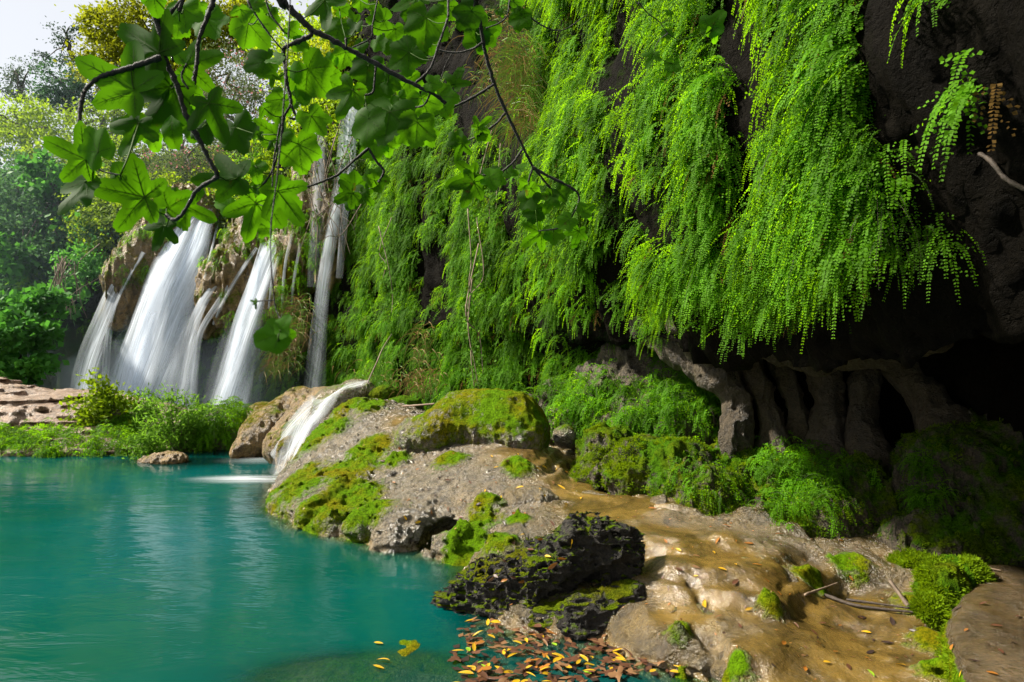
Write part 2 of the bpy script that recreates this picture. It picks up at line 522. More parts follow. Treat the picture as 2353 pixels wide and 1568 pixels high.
# ---- the rocky shore: a height field through measured points, cut in 3D so that edges overhang
class TPS:
    def __init__(s, pts, reg=4e-3):
        P = np.array(pts, dtype=np.float64)
        s.x = P[:, :2]; n = len(P)
        K = s.k(np.linalg.norm(s.x[:, None] - s.x[None], axis=-1)) + reg * np.eye(n)
        A = np.zeros((n + 3, n + 3)); A[:n, :n] = K
        A[:n, n] = 1; A[:n, n + 1:] = s.x; A[n, :n] = 1; A[n + 1:, :n] = s.x.T
        s.w = np.linalg.solve(A, np.concatenate([P[:, 2], np.zeros(3)]))
    def k(s, r):
        return np.where(r > 1e-9, r * r * np.log(r + 1e-12), 0)
    def __call__(s, X, Y):
        out = np.full(X.shape, s.w[-3]) + s.w[-2] * X + s.w[-1] * Y
        for i in range(len(s.x)):
            out += s.w[i] * s.k(np.hypot(X - s.x[i, 0], Y - s.x[i, 1]))
        return out
shore_pts = []
def sp(px, py, z): shore_pts.append(Gp(px, py, z))
def spY(px, py, Y): shore_pts.append(Wp(px, py, Y))
# foot of the rock at the water, a little above it, and the bed just outside
SHORE = [(668, 1060), (640, 1085), (622, 1118), (640, 1190), (720, 1212), (800, 1222), (850, 1248), (960, 1262), (1050, 1262), (1100, 1305),
         (1110, 1400), (1210, 1460), (1400, 1490), (1540, 1545), (1640, 1610), (1800, 1690)]
for a in SHORE: sp(a[0], a[1], 0.0)
def bed(px, py, z):
    p = Gp(px, py, 0); p[2] = z; shore_pts.append(p)
for a in [(600, 1072), (560, 1120), (585, 1200), (660, 1240), (760, 1255), (830, 1280), (950, 1300)]: bed(a[0], a[1], -0.45)
for a in [(480, 1080), (440, 1140), (480, 1250), (640, 1310), (780, 1350), (900, 1400), (850, 1480)]: bed(a[0], a[1], -0.9)
for a in [(1000, 1330), (1040, 1420)]: bed(a[0], a[1], -0.22)
for a in [(1080, 1500), (1250, 1530), (1450, 1560), (1300, 1640), (1500, 1700)]: bed(a[0], a[1], -0.18)
for a in [(740, 1197, .12), (800, 1203, .15), (870, 1218, .17), (905, 1238, .12), (1000, 1238, .15), (680, 1190, .08), (660, 1120, .16), (700, 1175, .16), (640, 1150, .12), (840, 1205, .17), (960, 1212, .20), (1060, 1225, .22), (770, 1185, .17), (1105, 1265, .16)]: sp(*a)
for a in [(690, 1045, 9.8), (760, 965, 10.2), (830, 925, 10.6), (900, 938, 10.1), (950, 960, 9.6), (860, 1000, 9.2), (780, 1050, 8.8), (700, 1120, 8.4), (800, 1130, 7.8),
          (900, 1060, 8.4), (950, 1000, 8.9), (900, 1150, 7.3), (1000, 1100, 7.6), (1000, 1180, 6.95), (1080, 1050, 8.0), (1200, 1040, 8.0), (1150, 1100, 7.4),
          (1250, 1080, 7.7), (1180, 1170, 6.8), (1100, 1180, 6.8), (1100, 1020, 8.5), (1240, 1020, 8.6)]: spY(*a)
for a in [(-2.6, 11.8, 0.55), (-3.6, 11.2, 0.1), (-4.1, 10.6, -0.5), (-0.8, 10.6, .7), (0.6, 10, .6), (-2.2, 13, .3), (1.5, 9.5, .5)]: shore_pts.append(np.array(a))
for a in [(1120, 1250, .25), (1200, 1200, .32), (1200, 1280, .24), (1250, 1250, .27), (1150, 1330, .14), (1300, 1085, .42), (1340, 1130, .38), (1280, 1150, .40),
          (1270, 1035, .50), (1400, 1150, .36), (1460, 1150, .38), (1500, 1170, .42), (1600, 1230, .40), (1560, 1300, .34), (1480, 1230, .38), (1700, 1290, .36),
          (1780, 1300, .36), (1650, 1350, .30), (1790, 1350, .34), (1830, 1390, .22), (1750, 1420, .20), (1600, 1430, .22), (1540, 1480, .15), (1700, 1500, .17), (1850, 1500, .13),
          (1640, 1560, .06), (1900, 1360, .16), (1950, 1450, .12), (2050, 1400, .14), (2100, 1500, .11), (1900, 1568, .10), (2100, 1640, .10), (1850, 1640, .06), (2100, 1340, .18),
          (1900, 1310, .22), (2200, 1400, .1), (1680, 1250, .40), (1850, 1260, .3), (2300, 1300, .2), (1600, 1130, .4)]: sp(*a)
for a in [(3.9, 6.0, .25), (4.2, 4.0, .15), (4.0, 2.6, .1), (2.0, 2.2, .05), (1.1, 2.4, -.25), (3.0, 8.0, .4), (4.3, 7.5, .4), (2.2, 9.2, .5)]: shore_pts.append(np.array(a))
shore_h = TPS(shore_pts)
moss_patches = [(650, 1150, .05, .35), (690, 1075, .40, .28), (740, 1000, .65, .40), (790, 965, .82, .30), (850, 955, .9, .28), (690, 1160, .1, .35), (740, 1170, .2, .40), (800, 1150, .22, .42), (790, 1085, .42, .42),
                (850, 1050, .52, .30), (700, 1130, .18, .40), (1090, 1205, .25, .26), (1072, 1240, .2, .22), (1110, 1180, .28, .2), (1150, 1270, .22, .18), (1190, 1200, .32, .12), (1190, 1095, .5, .18),
                (1220, 1120, .5, .15), (840, 1200, .15, .3), (1560, 1470, .15, .09), (1680, 1560, .06, .10), (1770, 1395, .25, .07), (1860, 1340, .2, .14), (1950, 1310, .2, .14), (2130, 1420, .1, .22),
                (2150, 1490, .1, .16), (2160, 1550, .1, .14), (1230, 1330, .2, .3), (1560, 1550, .03, .08), (1930, 980, .7, .01), (1040, 1060, .6, .2), (910, 1020, .75, .15)]
moss_patches = [(Gp(a, b, z), r) for a, b, z, r in moss_patches]
def shore_moss(P):
    m = np.zeros(P.shape[0], dtype=np.float32)
    for c, r in moss_patches:
        m = np.maximum(m, np.exp(-(((P[:, 0] - c[0]) ** 2 + (P[:, 1] - c[1]) ** 2) / (r * r * 1.15))))
    return m * 0.95 + 0.30 * fbm(P * 2.2, 3, seed=31) + 0.1
chan = np.array([Gp(1270, 1035, .5), Gp(1300, 1085, .42), Gp(1330, 1130, .38), Gp(1420, 1152, .36)])
wet_patches = [(Gp(a, b, z), r) for a, b, z, r in [(1180, 1060, .6, .5), (1300, 1080, .42, .45), (1330, 1130, .4, .4), (1420, 1170, .38, .5), (1500, 1250, .38, .5), (1600, 1290, .35, .5), (1700, 1330, .33, .4),
              (1950, 1440, .12, .7), (2050, 1500, .1, .6), (1900, 1540, .1, .5), (1600, 1340, .3, .3), (1900, 1390, .15, .4), (1560, 1400, .25, .2), (930, 965, .9, .3)]]
def shore_wet(P):
    m = np.zeros(P.shape[0], dtype=np.float32)
    for c, r in wet_patches:
        m = np.maximum(m, np.exp(-(((P[:, 0] - c[0]) ** 2 + (P[:, 1] - c[1]) ** 2) / (r * r))))
    return np.clip(m * 1.25 + 0.35 * fbm(P * 1.7, 3, seed=41) + 0.35 * sstep(-.2, .8, P[:, 0]), 0, 1)
def build_shore():
    h = 0.026
    lo, hi = np.array([-4.2, 2.2, -0.55]), np.array([4.3, 11.6, 1.25])
    xs = np.arange(lo[0], hi[0] + h, h); ys = np.arange(lo[1], hi[1] + h, h)
    X, Y = np.meshgrid(xs, ys, indexing='ij')
    H = shore_h(X, Y)
    H += 0.03 * fbm(np.stack([X * 2.2, Y * 2.2, X * 0], -1), 3, seed=2) * sstep(-.1, .1, H)
    H += 0.055 * sstep(.1, .25, H) * sstep(.2, 1.0, X) * fbm(np.stack([X * 1.6, Y * 2.2, X * 0], -1), 2, seed=8)
    H += 0.020 * sstep(.06, .16, H) * sstep(-.3, .6, X) * np.sin(H * 2 * math.pi / .11 + 3.0 * fbm(np.stack([X * .9, Y * .9, X * 0], -1), 2, seed=6))
    gx, gy = np.gradient(H, h)
    inv = 1 / np.sqrt(1 + np.clip(gx ** 2 + gy ** 2, 0, 9))
    notch = [(Gp(1025, 1235, .08), .24)]
    def fn(G):
        nz = G.shape[2]
        D = (G[..., 2] - H[:G.shape[0], :G.shape[1], None]) * inv[:G.shape[0], :G.shape[1], None]
        for c, r in notch:
            D = np.maximum(D, -sd_ell(G, c, (r * 1.1, r * 1.6, r * .75)))
        return D
    def nz(P):
        m = np.clip((shore_moss(P) - 0.35) * 2.5, 0, 1)
        w = shore_wet(P)
        lay = P * np.array([1.0, 1.0, 1.6], dtype=np.float32)
        sh = sstep(0.2, 1.0, P[:, 0] + 0.35 * (P[:, 1] < 6.2))
        a = 0.028 * fbm(lay * 5.0, 3, seed=51, ridged=True) + (0.040 - 0.026 * sh) * fbm(lay * 14, 3, seed=57, ridged=True)
        crev = 0.06 * sstep(.62, .9, fbm(P * np.array([1.1, 1.5, .5], dtype=np.float32), 2, seed=71, ridged=True)) * sstep(-.1, .6, P[:, 0])
        a = a * (1 - 0.45 * w) - crev + 0.03 * fbm(P * 2.0, 2, seed=61)
        lump = 0.075 * (0.45 + 0.55 * fbm(P * np.array([7, 7, 10], dtype=np.float32), 2, seed=65, ridged=True)) * m
        under = 0.07 * np.exp(-((P[:, 2] - 0.0) / 0.07) ** 2) * (0.5 + fbm(P * 2.5, 2, seed=67))
        return -a - lump + np.clip(under, 0, .2)
    V, Q = sdf_mesh(fn, lo, hi, h, nz)
    keep = (V[Q].mean(1)[:, 2] > -0.5)
    Q = Q[keep]
    m = shore_moss(V); w = shore_wet(V)
    low = sstep(0.10, 0.02, V[:, 2])
    w = np.maximum(w, low * 0.8)
    # split along the little channel into the sloping rock and the wet shelf
    yy = np.array([2, 5.6, 6.1, 6.5, 7.0, 7.6, 8.3, 9.0, 12]); xx = np.array([-1.5, -0.55, -0.25, 0.15, 0.55, 0.75, 0.62, 0.60, 1.2])
    C = V[Q].mean(1)
    left = C[:, 0] < np.interp(C[:, 1], yy, xx)
    res = []
    for nm, sel in (('sloping_rock', left), ('rock_shelf', ~left)):
        q = Q[sel]
        used = np.unique(q)
        re = np.full(len(V), -1); re[used] = np.arange(len(used))
        o = obj(nm, mesh_from(nm, V[used], re[q], M['shore'] if nm == 'sloping_rock' else M['shelf'], attrs={'moss': m[used], 'wet': w[used]}))
        res.append(o)
    tag(res[0], 'big pale travertine rock sloping into the pool, mossy on its left side', 'rock')
    struct(res[1], 'wet brown travertine shelf below the cave')
    return V, Q
SHORE_V, SHORE_Q = build_shore()
def shore_z(x, y):
    return float(shore_h(np.array([x]), np.array([y]))[0])

# ---- pool water: opacity follows the depth of the bed below it
def build_water():
    xs = np.concatenate([np.linspace(-40, -6, 40), np.linspace(-5.8, 4.3, 210)])
    ys = np.concatenate([np.linspace(-6, 2.4, 20), np.linspace(2.5, 13, 210), np.linspace(13.2, 26, 24)])
    X, Y = np.meshgrid(xs, ys, indexing='ij')
    H = shore_h(X, Y)
    far = (X < -5) | (Y > 12) | (Y < 2.3)
    H = np.where(far, -0.9, H)
    # sunken stone slab near the viewer and the shallow bar by the little island
    c1 = Gp(880, 1600, -.1); H = np.maximum(H, -0.10 - 0.9 * np.clip(np.hypot((X - c1[0]) / 1.0, (Y - c1[1]) / .45) - 0.75, 0, 3))
    c2 = Gp(430, 1060, 0); H = np.maximum(H, -0.05 - 0.5 * np.clip(np.hypot((X - c2[0]) / 1.5, (Y - c2[1]) / .7) - 0.45, 0, 3))
    depth = np.clip(-H, 0, 2)
    op = 1 - np.exp(-depth * 4.6)
    i = np.arange(X.size).reshape(X.shape)
    Q = np.stack([i[:-1, :-1], i[1:, :-1], i[1:, 1:], i[:-1, 1:]], -1).reshape(-1, 4)
    V = np.stack([X, Y, X * 0], -1).reshape(-1, 3)
    t = NT('pool_water')
    pos = t.pos()
    mp = t.n('ShaderNodeMapping'); mp.inputs['Scale'].default_value = (0.5, 1.5, 1); mp.inputs['Rotation'].default_value = (0, 0, 0.25)
    t.l(pos, mp.inputs[0])
    rip = t.noise(2.2, 4, 0.6, mp.outputs[0], 0.4)
    big = t.noise(0.35, 2, 0.5)
    col = t.mix(t.ramp(big, [(0.35, 0.0), (0.65, 1.0)]), (0.0002, 0.050, 0.033), (0.0004, 0.066, 0.064))
    dif = t.n('ShaderNodeBsdfDiffuse'); t.l(col, dif.inputs[0])
    tra = t.n('ShaderNodeBsdfTransparent'); tra.inputs[0].default_value = (0.62, 0.80, 0.66, 1)
    m1 = t.n('ShaderNodeMixShader'); t.l(t.attr('opac'), m1.inputs[0]); t.l(tra.outputs[0], m1.inputs[1]); t.l(dif.outputs[0], m1.inputs[2])
    gl = t.n('ShaderNodeBsdfGlossy'); gl.inputs['Roughness'].default_value = 0.09
    nb = t.bump(rip, 0.20, 0.06)
    t.l(nb, gl.inputs['Normal'])
    fr = t.n('ShaderNodeFresnel'); fr.inputs['IOR'].default_value = 1.33
    m2 = t.n('ShaderNodeMixShader'); t.l(fr.outputs[0], m2.inputs[0]); t.l(m1.outputs[0], m2.inputs[1]); t.l(gl.outputs[0], m2.inputs[2])
    mat = t.done(m2.outputs[0])
    struct(obj('water', mesh_from('water', V, Q, mat, attrs={'opac': op.ravel()})), 'calm turquoise pool water')
build_water()

# ------------------------------------------------------------------ rocks and mounds as 3D blobs
def blob_rock(name, prims, h, mat, amp=0.05, freq=5.0, k=0.15, moss=0.5, wet=0.0, stretch=(1, 1, 1), seed=0, ridged=True, mossup=0.4, fine=0.3, wetfn=None, mossfn=None):
    lo = np.full(3, 1e9); hi = -lo
    for p in prims:
        if p[0] == 'e':
            c = np.asarray(p[1]); r = max(p[2][:2]) if len(p) > 3 and p[3] else None
            rr = np.array([r, r, p[2][2]]) if r else np.asarray(p[2])
            lo = np.minimum(lo, c - rr); hi = np.maximum(hi, c + rr)
        else:
            for c, r in ((p[1], p[3]), (p[2], p[4])):
                lo = np.minimum(lo, np.asarray(c) - r); hi = np.maximum(hi, np.asarray(c) + r)
    lo -= amp * 1.6 + 2 * h; hi += amp * 1.6 + 2 * h
    def fn(G):
        D = None
        for p in prims:
            d = sd_ell(G, p[1], p[2], p[3] if len(p) > 3 else 0) if p[0] == 'e' else sd_cap(G, *p[1:5])
            D = d if D is None else smin(D, d, k)
        return D
    st = np.asarray(stretch, dtype=np.float32)
    def nz(P):
        return -amp * fbm(P * st * freq, 3, seed=seed, ridged=ridged) - amp * fine * fbm(P * st * freq * 3.7, 2, seed=seed + 5, ridged=ridged)
    V, Q = sdf_mesh(fn, lo, hi, h, nz, band=amp * 2.5 + h * 2)
    N = vert_normals(V, Q)
    m = moss + mossup * (N[:, 2] - 0.2) + 0.45 * fbm(V * 2.0, 3, seed=seed + 3)
    if mossfn is not None: m = mossfn(V, N, m)
    w = np.full(len(V), wet) if wetfn is None else wetfn(V, N)
    o = obj(name, mesh_from(name, V, Q, mat, attrs={'moss': np.clip(m, 0, 1.3), 'wet': w}))
    return o, V, Q
E = lambda px, py, Y, r, rot=0.0: ('e', Wp(px, py, Y), (r, r, r) if not hasattr(r, '__len__') else r, rot)
Cp = lambda a, b, ra, rb: ('c', Wp(*a), Wp(*b), ra, rb)
SURF = {}

# the mossy boulder on top of the sloping rock
o, *SURF['boulder'] = blob_rock('boulder', [E(1085, 985, 9.0, (.55, .5, .50)), E(1165, 985, 8.8, (.48, .5, .46)), E(1205, 1010, 8.6, (.26, .4, .28)), E(1010, 1000, 8.8, (.35, .4, .3)), E(960, 1005, 8.9, (.3, .4, .22))],
                     0.02, M['shore'], 0.055, 3.2, 0.18, 0.55, 0.1, seed=11, mossup=0.25, stretch=(1, 1, .8), wetfn=lambda V, N: sstep(0.3, 0.9, vnoise(V * 2.5, 4)) * 0.5)
tag(o, 'rounded mossy boulder crowning the big sloping rock', 'boulder')
o, *SURF['pebble'] = blob_rock('boulder', [E(1300, 1003, 9.2, (.17, .16, .15))], 0.015, M['shore'], 0.02, 6, 0.1, 0.15, seed=12)
tag(o, 'small pale round boulder at the head of the muddy channel', 'boulder')
o, *SURF['knob'] = blob_rock('boulder', [E(880, 908, 11.6, (.22, .22, .16)), E(930, 935, 11, (.28, .25, .16))], 0.02, M['mossrock'], 0.04, 5, 0.12, 0.75, seed=13)
tag(o, 'low dark mossy knob behind the sloping rock, beside the cascade head', 'boulder')
# the rounded grey head of the little cascade and the tan rocks under it
o, *SURF['head'] = blob_rock('boulder', [E(820, 905, 11.9, (.34, .35, .24)), E(775, 930, 11.4, (.4, .35, .3)), E(760, 960, 10.9, (.35, .4, .35))], 0.02, M['shore'], 0.035, 4, 0.2, 0.2, 0.5, seed=14)
tag(o, 'grey water-worn boulder that the small cascade pours over', 'boulder')
o, *SURF['tan'] = blob_rock('cascade_rock', [Cp((690, 930, 13), (620, 1000, 12.2), .32, .42), Cp((620, 1000, 12.2), (540, 1043, 11.7), .40, .10), E(705, 1010, 11.6, (.5, .4, .55)), E(660, 1030, 11.3, (.35, .3, .3)), E(740, 940, 12, (.5, .4, .35))],
                   0.03, M['tufa'], 0.06, 3.5, 0.25, 0.28, 0.1, seed=15, stretch=(1.4, 1.4, .6))
tag(o, 'tan draped tufa rock beside the small cascade', 'rock')
o, *SURF['lip'] = blob_rock('boulder', [E(652, 1065, 10.7, (.11, .12, .3)), E(664, 1040, 10.8, (.14, .14, .25))], 0.016, M['tufa'], 0.03, 7, 0.1, 0.35, seed=16)
tag(o, 'narrow tan rock spur dripping into the pool under the cascade', 'rock')
o, *SURF['isle'] = blob_rock('islet_rock', [E(385, 1057, 11.3, (.30, .2, .11)), E(345, 1060, 11.3, (.16, .12, .06))], 0.016, M['tufa'], 0.04, 6, 0.1, 0.05, seed=17)
tag(o, 'small tan rock islet in the far pool', 'rock')
o, *SURF['slabu'] = blob_rock('sunken_slab', [('e', Gp(880, 1600, -.22), (1.0, .55, .16), 0.1), ('e', Gp(960, 1560, -.24), (.5, .35, .16), 0)], 0.025, M['shore'], 0.05, 4, 0.15, 0.25, 0.3, seed=18)
tag(o, 'brown stone slab sunk just under the water at bottom edge', 'rock')
o, *SURF['sunk2'] = blob_rock('sunken_stone', [('e', Gp(1370, 1580, -.16), (.26, .2, .13), 0)], 0.02, M['shelf'], 0.03, 5, 0.1, -0.3, 0.5, seed=19)
tag(o, 'rounded brown stone sunk among the leaf litter', 'rock')

# the bank across the pool
o, *SURF['bank'] = blob_rock('travertine_bank', [('e', Wp(60, 1000, 14.3), (3.0, 1.7, .86), 0.05), ('e', Wp(-150, 975, 15), (2.6, 2, 1.0), 0), ('e', Wp(220, 1010, 14), (1.8, 1.3, .65), -0.1), ('e', Wp(380, 1010, 14), (1.7, 1.2, .5), 0), ('e', Wp(480, 1020, 13.6), (.8, .9, .3), 0),
                       ('e', Wp(40, 1050, 12.7), (2.6, .7, .22), 0), ('e', Wp(250, 1045, 12.8), (2.4, .7, .22), 0)],
                     0.045, M['banktufa'], 0.14, 1.5, 0.3, -0.12, seed=23, stretch=(.6, .9, 3.4), mossup=0.3, fine=0.5)
tag(o, 'layered pinkish-tan travertine bank across the pool', 'bank')
o, *SURF['bankrock'] = blob_rock('boulder', [E(510, 985, 13, (.5, .45, .35)), E(545, 1000, 12.8, (.25, .3, .3)), E(480, 1010, 12.8, (.35, .35, .25))], 0.03, M['shore'], 0.06, 4, 0.2, 0.2, seed=24)
tag(o, 'grey hollowed rock under fern mound at end of far bank', 'boulder')
o, *SURF['domerock'] = blob_rock('boulder', [E(605, 960, 14.2, (.42, .4, .3))], 0.03, M['tufa'], 0.04, 4, 0.2, 0.3, 0.5, seed=25)
tag(o, 'small dome rock with water film below the right fall', 'boulder')

# craggy rotten stump at the water's edge
ax = Wp(1430, 1240, 5.1) - Wp(1020, 1390, 5.1); ax /= np.linalg.norm(ax)
def crag_moss(V, N, m):
    return -0.10 + 0.80 * sstep(0.1, 0.95, N[:, 2] - 0.45 * N[:, 0]) + 0.55 * fbm(V * 4.0, 3, seed=77)
o, *SURF['crag'] = blob_rock('rotten_stump', [Cp((1022, 1388, 5.2), (1120, 1352, 5.15), .045, .13), Cp((1120, 1356, 5.15), (1240, 1318, 5.05), .12, .15), Cp((1240, 1318, 5.05), (1335, 1255, 5.05), .15, .13), Cp((1335, 1250, 5.05), (1415, 1262, 5.1), .13, .11), Cp((1300, 1262, 5.0), (1365, 1222, 5.0), .05, .045), Cp((1425, 1262, 5.05), (1418, 1340, 5.1), .085, .10), Cp((1240, 1380, 5.2), (1390, 1350, 5.25), .14, .18), Cp((1100, 1395, 5.1), (1200, 1400, 5.0), .05, .1)],
                    0.0115, M['crag'], 0.085, 6.0, 0.05, 0.3, 0.0, seed=31, stretch=(.6, 1.3, 1.3), fine=0.75, mossfn=crag_moss)
tag(o, 'dark craggy rotten stump with mossy ridges at the water edge', 'stump')
o, *SURF['crag2'] = blob_rock('rotten_log', [Cp((1215, 1443, 4.82), (1330, 1425, 4.75), .075, .13), Cp((1330, 1425, 4.75), (1450, 1385, 4.85), .14, .12), Cp((1350, 1450, 4.85), (1440, 1450, 4.9), .12, .14)],
                    0.0125, M['crag'], 0.045, 8.0, 0.05, 0.35, 0.0, seed=37, stretch=(.5, 1.2, 1.3), fine=0.55, mossfn=crag_moss)
tag(o, 'low grey-green rotten log lying below the stump', 'log')

# the stone slab in the right corner
def build_slab():
    A = [Gp(2250, 1312, .34), Gp(2205, 1345, .34), Gp(2160, 1420, .34), Gp(2190, 1500, .33), Gp(2240, 1600, .32), Gp(2300, 1800, .3)]
    def fn(G):
        # half space right of the edge polyline
        ex = np.array([a[0] for a in A])[::-1]; ey = np.array([a[1] for a in A])[::-1]
        X = np.interp(G[:, :, 0, 1], ey, ex)
        d = (X[..., None] - G[..., 0]) * 0.8
        top = G[..., 2] - (0.34 - 0.02 * (5.0 - G[..., 1]))
        bk = G[..., 1] - 5.15
        q = np.maximum(np.maximum(smin(d, d, .01), top), bk)
        return -smin(-np.maximum(d, bk), -top, 0.16)
    def nz(P):
        return -0.022 * fbm(P * 2.5, 3, seed=91) - 0.008 * fbm(P * 12, 2, seed=93)
    V, Q = sdf_mesh(fn, (1.6, 2.4, -0.1), (4.6, 5.3, .45), 0.025, nz)
    N = vert_normals(V, Q)
    m = 1.2 * sstep(.75, .2, N[:, 2]) + 0.4 * fbm(V * 3, 3, seed=95) - 0.1
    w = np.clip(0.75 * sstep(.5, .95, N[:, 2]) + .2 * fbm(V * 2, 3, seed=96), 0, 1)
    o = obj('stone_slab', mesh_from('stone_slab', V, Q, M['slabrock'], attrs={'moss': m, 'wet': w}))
    tag(o, 'flat wet brown stone slab with mossy edge in right corner', 'slab')
    SURF['slab'] = (V, Q)
build_slab()

# mossy mounds below the cave
o, *SURF['mA'] = blob_rock('mossy_mound', [E(1480, 1095, 7.5, .36), E(1560, 1105, 7.2, .36), E(1625, 1170, 6.8, (.36, .4, .40)), E(1650, 1225, 6.6, (.22, .3, .26)), E(1400, 1060, 8.2, .36), E(1370, 1100, 7.8, (.18, .2, .22)), E(1680, 1090, 7.4, (.25, .3, .28)), E(1560, 1190, 6.9, (.22, .25, .2)), E(1440, 1110, 7.4, (.2, .2, .2))],
                   0.022, M['mossrock'], 0.11, 3.0, 0.12, 0.62, seed=41, stretch=(1.3, 1.3, .9), fine=.45)
tag(o, 'lumpy bright mossy mound stretching right of the muddy channel', 'mossy mound')
o, *SURF['mB'] = blob_rock('mossy_mound', [E(1830, 1150, 7.0, (.42, .45, .42)), E(1920, 1150, 6.9, (.40, .45, .42)), E(1785, 1235, 6.5, (.32, .35, .30)), E(1900, 1235, 6.4, (.40, .4, .34)), E(1970, 1180, 6.6, (.3, .4, .45)), E(1870, 1290, 6.2, (.2, .2, .15))],
                   0.022, M['mossrock'], 0.13, 2.6, 0.14, 0.40, seed=43, stretch=(1.5, 1.5, .7), fine=.45)
tag(o, 'tall fern-covered mossy mound under the cave columns', 'mossy mound')
o, *SURF['mC'] = blob_rock('mossy_mound', [E(2210, 1150, 6.3, (.55, .5, .7)), E(2310, 1240, 6.0, (.55, .5, .5)), E(2130, 1275, 5.9, (.3, .3, .3)), E(2330, 1080, 6.4, (.6, .5, .6)), E(2240, 1290, 5.6, (.4, .3, .22)), E(2420, 1250, 5.8, (.5, .5, .5))],
                   0.026, M['mossrock'], 0.13, 2.4, 0.2, 0.45, seed=45, stretch=(1.5, 1.5, .6), fine=.45)
tag(o, 'shaded dark green mossy mound behind the corner slab', 'mossy mound')
for (lab, prims, sd_) in (('round shaggy moss cushion at the foot of the dark cleft', [E(1955, 1352, 5.35, (.17, .16, .15)), E(1985, 1345, 5.4, (.12, .12, .12))], 46),
                     ('small low moss cushion between the sticks', [E(2040, 1382, 5.2, (.12, .10, .07)), E(2070, 1390, 5.15, (.07, .07, .06))], 47),
                     ('big bright shaggy moss cushion on the slab edge', [E(2165, 1370, 4.75, (.15, .17, .24)), E(2200, 1330, 4.9, (.20, .18, .15)), E(2140, 1420, 4.55, (.08, .1, .12))], 48),
                     ('dark moss cushion left of the slab beneath dripping cleft', [E(2100, 1330, 5.5, (.2, .18, .2))], 49),
                     ('shadowed moss cushion at back of the flat wet shelf', [E(1880, 1315, 5.7, (.2, .15, .1)), E(1860, 1335, 5.6, (.12, .1, .08))], 50)):
    o, v, q = blob_rock('moss_cushion', prims, 0.014, M['mossrock'], 0.03, 8, 0.08, 1.0, seed=sd_)
    tag(o, lab, 'moss')
    SURF['cush%d' % sd_] = (v, q)
# rocky fern slope between the wall and the channel
o, *SURF['mD'] = blob_rock('fern_slope', [E(1400, 960, 9.6, (.6, .5, .7)), E(1460, 890, 9.4, (.55, .5, .6)), E(1530, 990, 8.8, (.6, .5, .6)), E(1590, 1020, 8.4, (.45, .4, .5)), E(1310, 960, 10.2, (.6, .5, .5)), E(1470, 1010, 8.9, (.4, .4, .4)), E(1600, 900, 8.9, (.5, .5, .6))],
                   0.03, M['mossrock'], 0.15, 2.4, 0.2, 0.20, seed=51, fine=.5)
tag(o, 'rocky tan slope with ferns below the cliff, left of the cave', 'rock')
# shelf stones and the broken block
for lab, prims, sd_ in (('grey rounded rock on the shelf above the stump', [E(1215, 1150, 7.0, (.30, .25, .12))], 61),
                   ('flat grey stone in the small brown pool', [E(1370, 1146, 7.15, (.2, .14, .05))], 62),
                   ('pale pointed stone at the foot of the mossy mound', [E(1515, 1172, 6.6, (.09, .08, .13))], 63),
                   ('undercut brown block above the sticks', [E(1800, 1370, 5.0, (.14, .15, .12)), E(1760, 1345, 5.05, (.2, .18, .10))], 64),
                   ('long low brown rock along the back of the shelf', [E(1790, 1290, 5.75, (.35, .16, .10)), E(1700, 1275, 5.9, (.25, .16, .09))], 65),
                   ('rounded pale rock with moss at the lower water edge', [E(1640, 1475, 4.42, (.28, .22, .14)), E(1740, 1530, 4.15, (.3, .22, .13)), E(1580, 1440, 4.6, (.2, .18, .13))], 66),
                   ('smooth wet brown hump right of the stump', [E(1540, 1370, 4.95, (.3, .25, .12)), E(1620, 1320, 5.15, (.25, .2, .10))], 67)):
    o, v, q = blob_rock('shelf_rock', prims, 0.015, M['shelf'], 0.035, 5, 0.1, -0.05, 0.25, seed=sd_)
    tag(o, lab, 'rock')
    SURF['st%d' % sd_] = (v, q)
# cave columns
def column(lab, pts, seed, mat='cave', moss=0.0, mfn=None):
    prims = [Cp(a[:3], b[:3], a[3], b[3]) for a, b in zip(pts[:-1], pts[1:])]
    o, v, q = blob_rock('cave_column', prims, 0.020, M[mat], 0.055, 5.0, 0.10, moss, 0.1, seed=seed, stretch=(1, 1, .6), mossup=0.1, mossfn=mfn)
    tag(o, lab, 'rock column')
    return v, q
lowmoss = lambda V, N, m: m + 0.7 * sstep(1.1, 0.6, V[:, 2])
column('thick slanting rock column bending down from the overhang, pale at its foot', [(1490, 745, 8.3, .2), (1570, 800, 7.9, .19), (1650, 860, 7.5, .17), (1695, 920, 7.4, .11), (1692, 975, 7.35, .12), (1690, 1010, 7.3, .13), (1680, 1060, 7.3, .08)], 71)
column('swollen rock bulge hanging under the overhang behind the first column', [(1580, 740, 7.4, .2), (1640, 800, 7.5, .22), (1680, 835, 7.6, .18)], 72)
column('thin crooked cave column, second from the left', [(1715, 815, 7.5, .13), (1748, 890, 7.4, .075), (1770, 950, 7.35, .065), (1775, 1020, 7.3, .12), (1780, 1090, 7.2, .2)], 73, mfn=lowmoss)
column('thin straight cave column just right of the crooked one', [(1790, 820, 7.5, .11), (1815, 900, 7.4, .06), (1832, 960, 7.35, .07), (1838, 1040, 7.3, .14)], 74, mfn=lowmoss)
column('stout cave column in the middle of the cave', [(1888, 820, 7.3, .2), (1900, 890, 7.2, .11), (1903, 960, 7.15, .12), (1910, 1060, 7.0, .28)], 75, mfn=lowmoss)
column('narrow cave column right of the stout one', [(2002, 820, 7.1, .15), (1982, 890, 7.0, .09), (1978, 960, 6.95, .10), (1990, 1060, 6.8, .24)], 76, mfn=lowmoss)
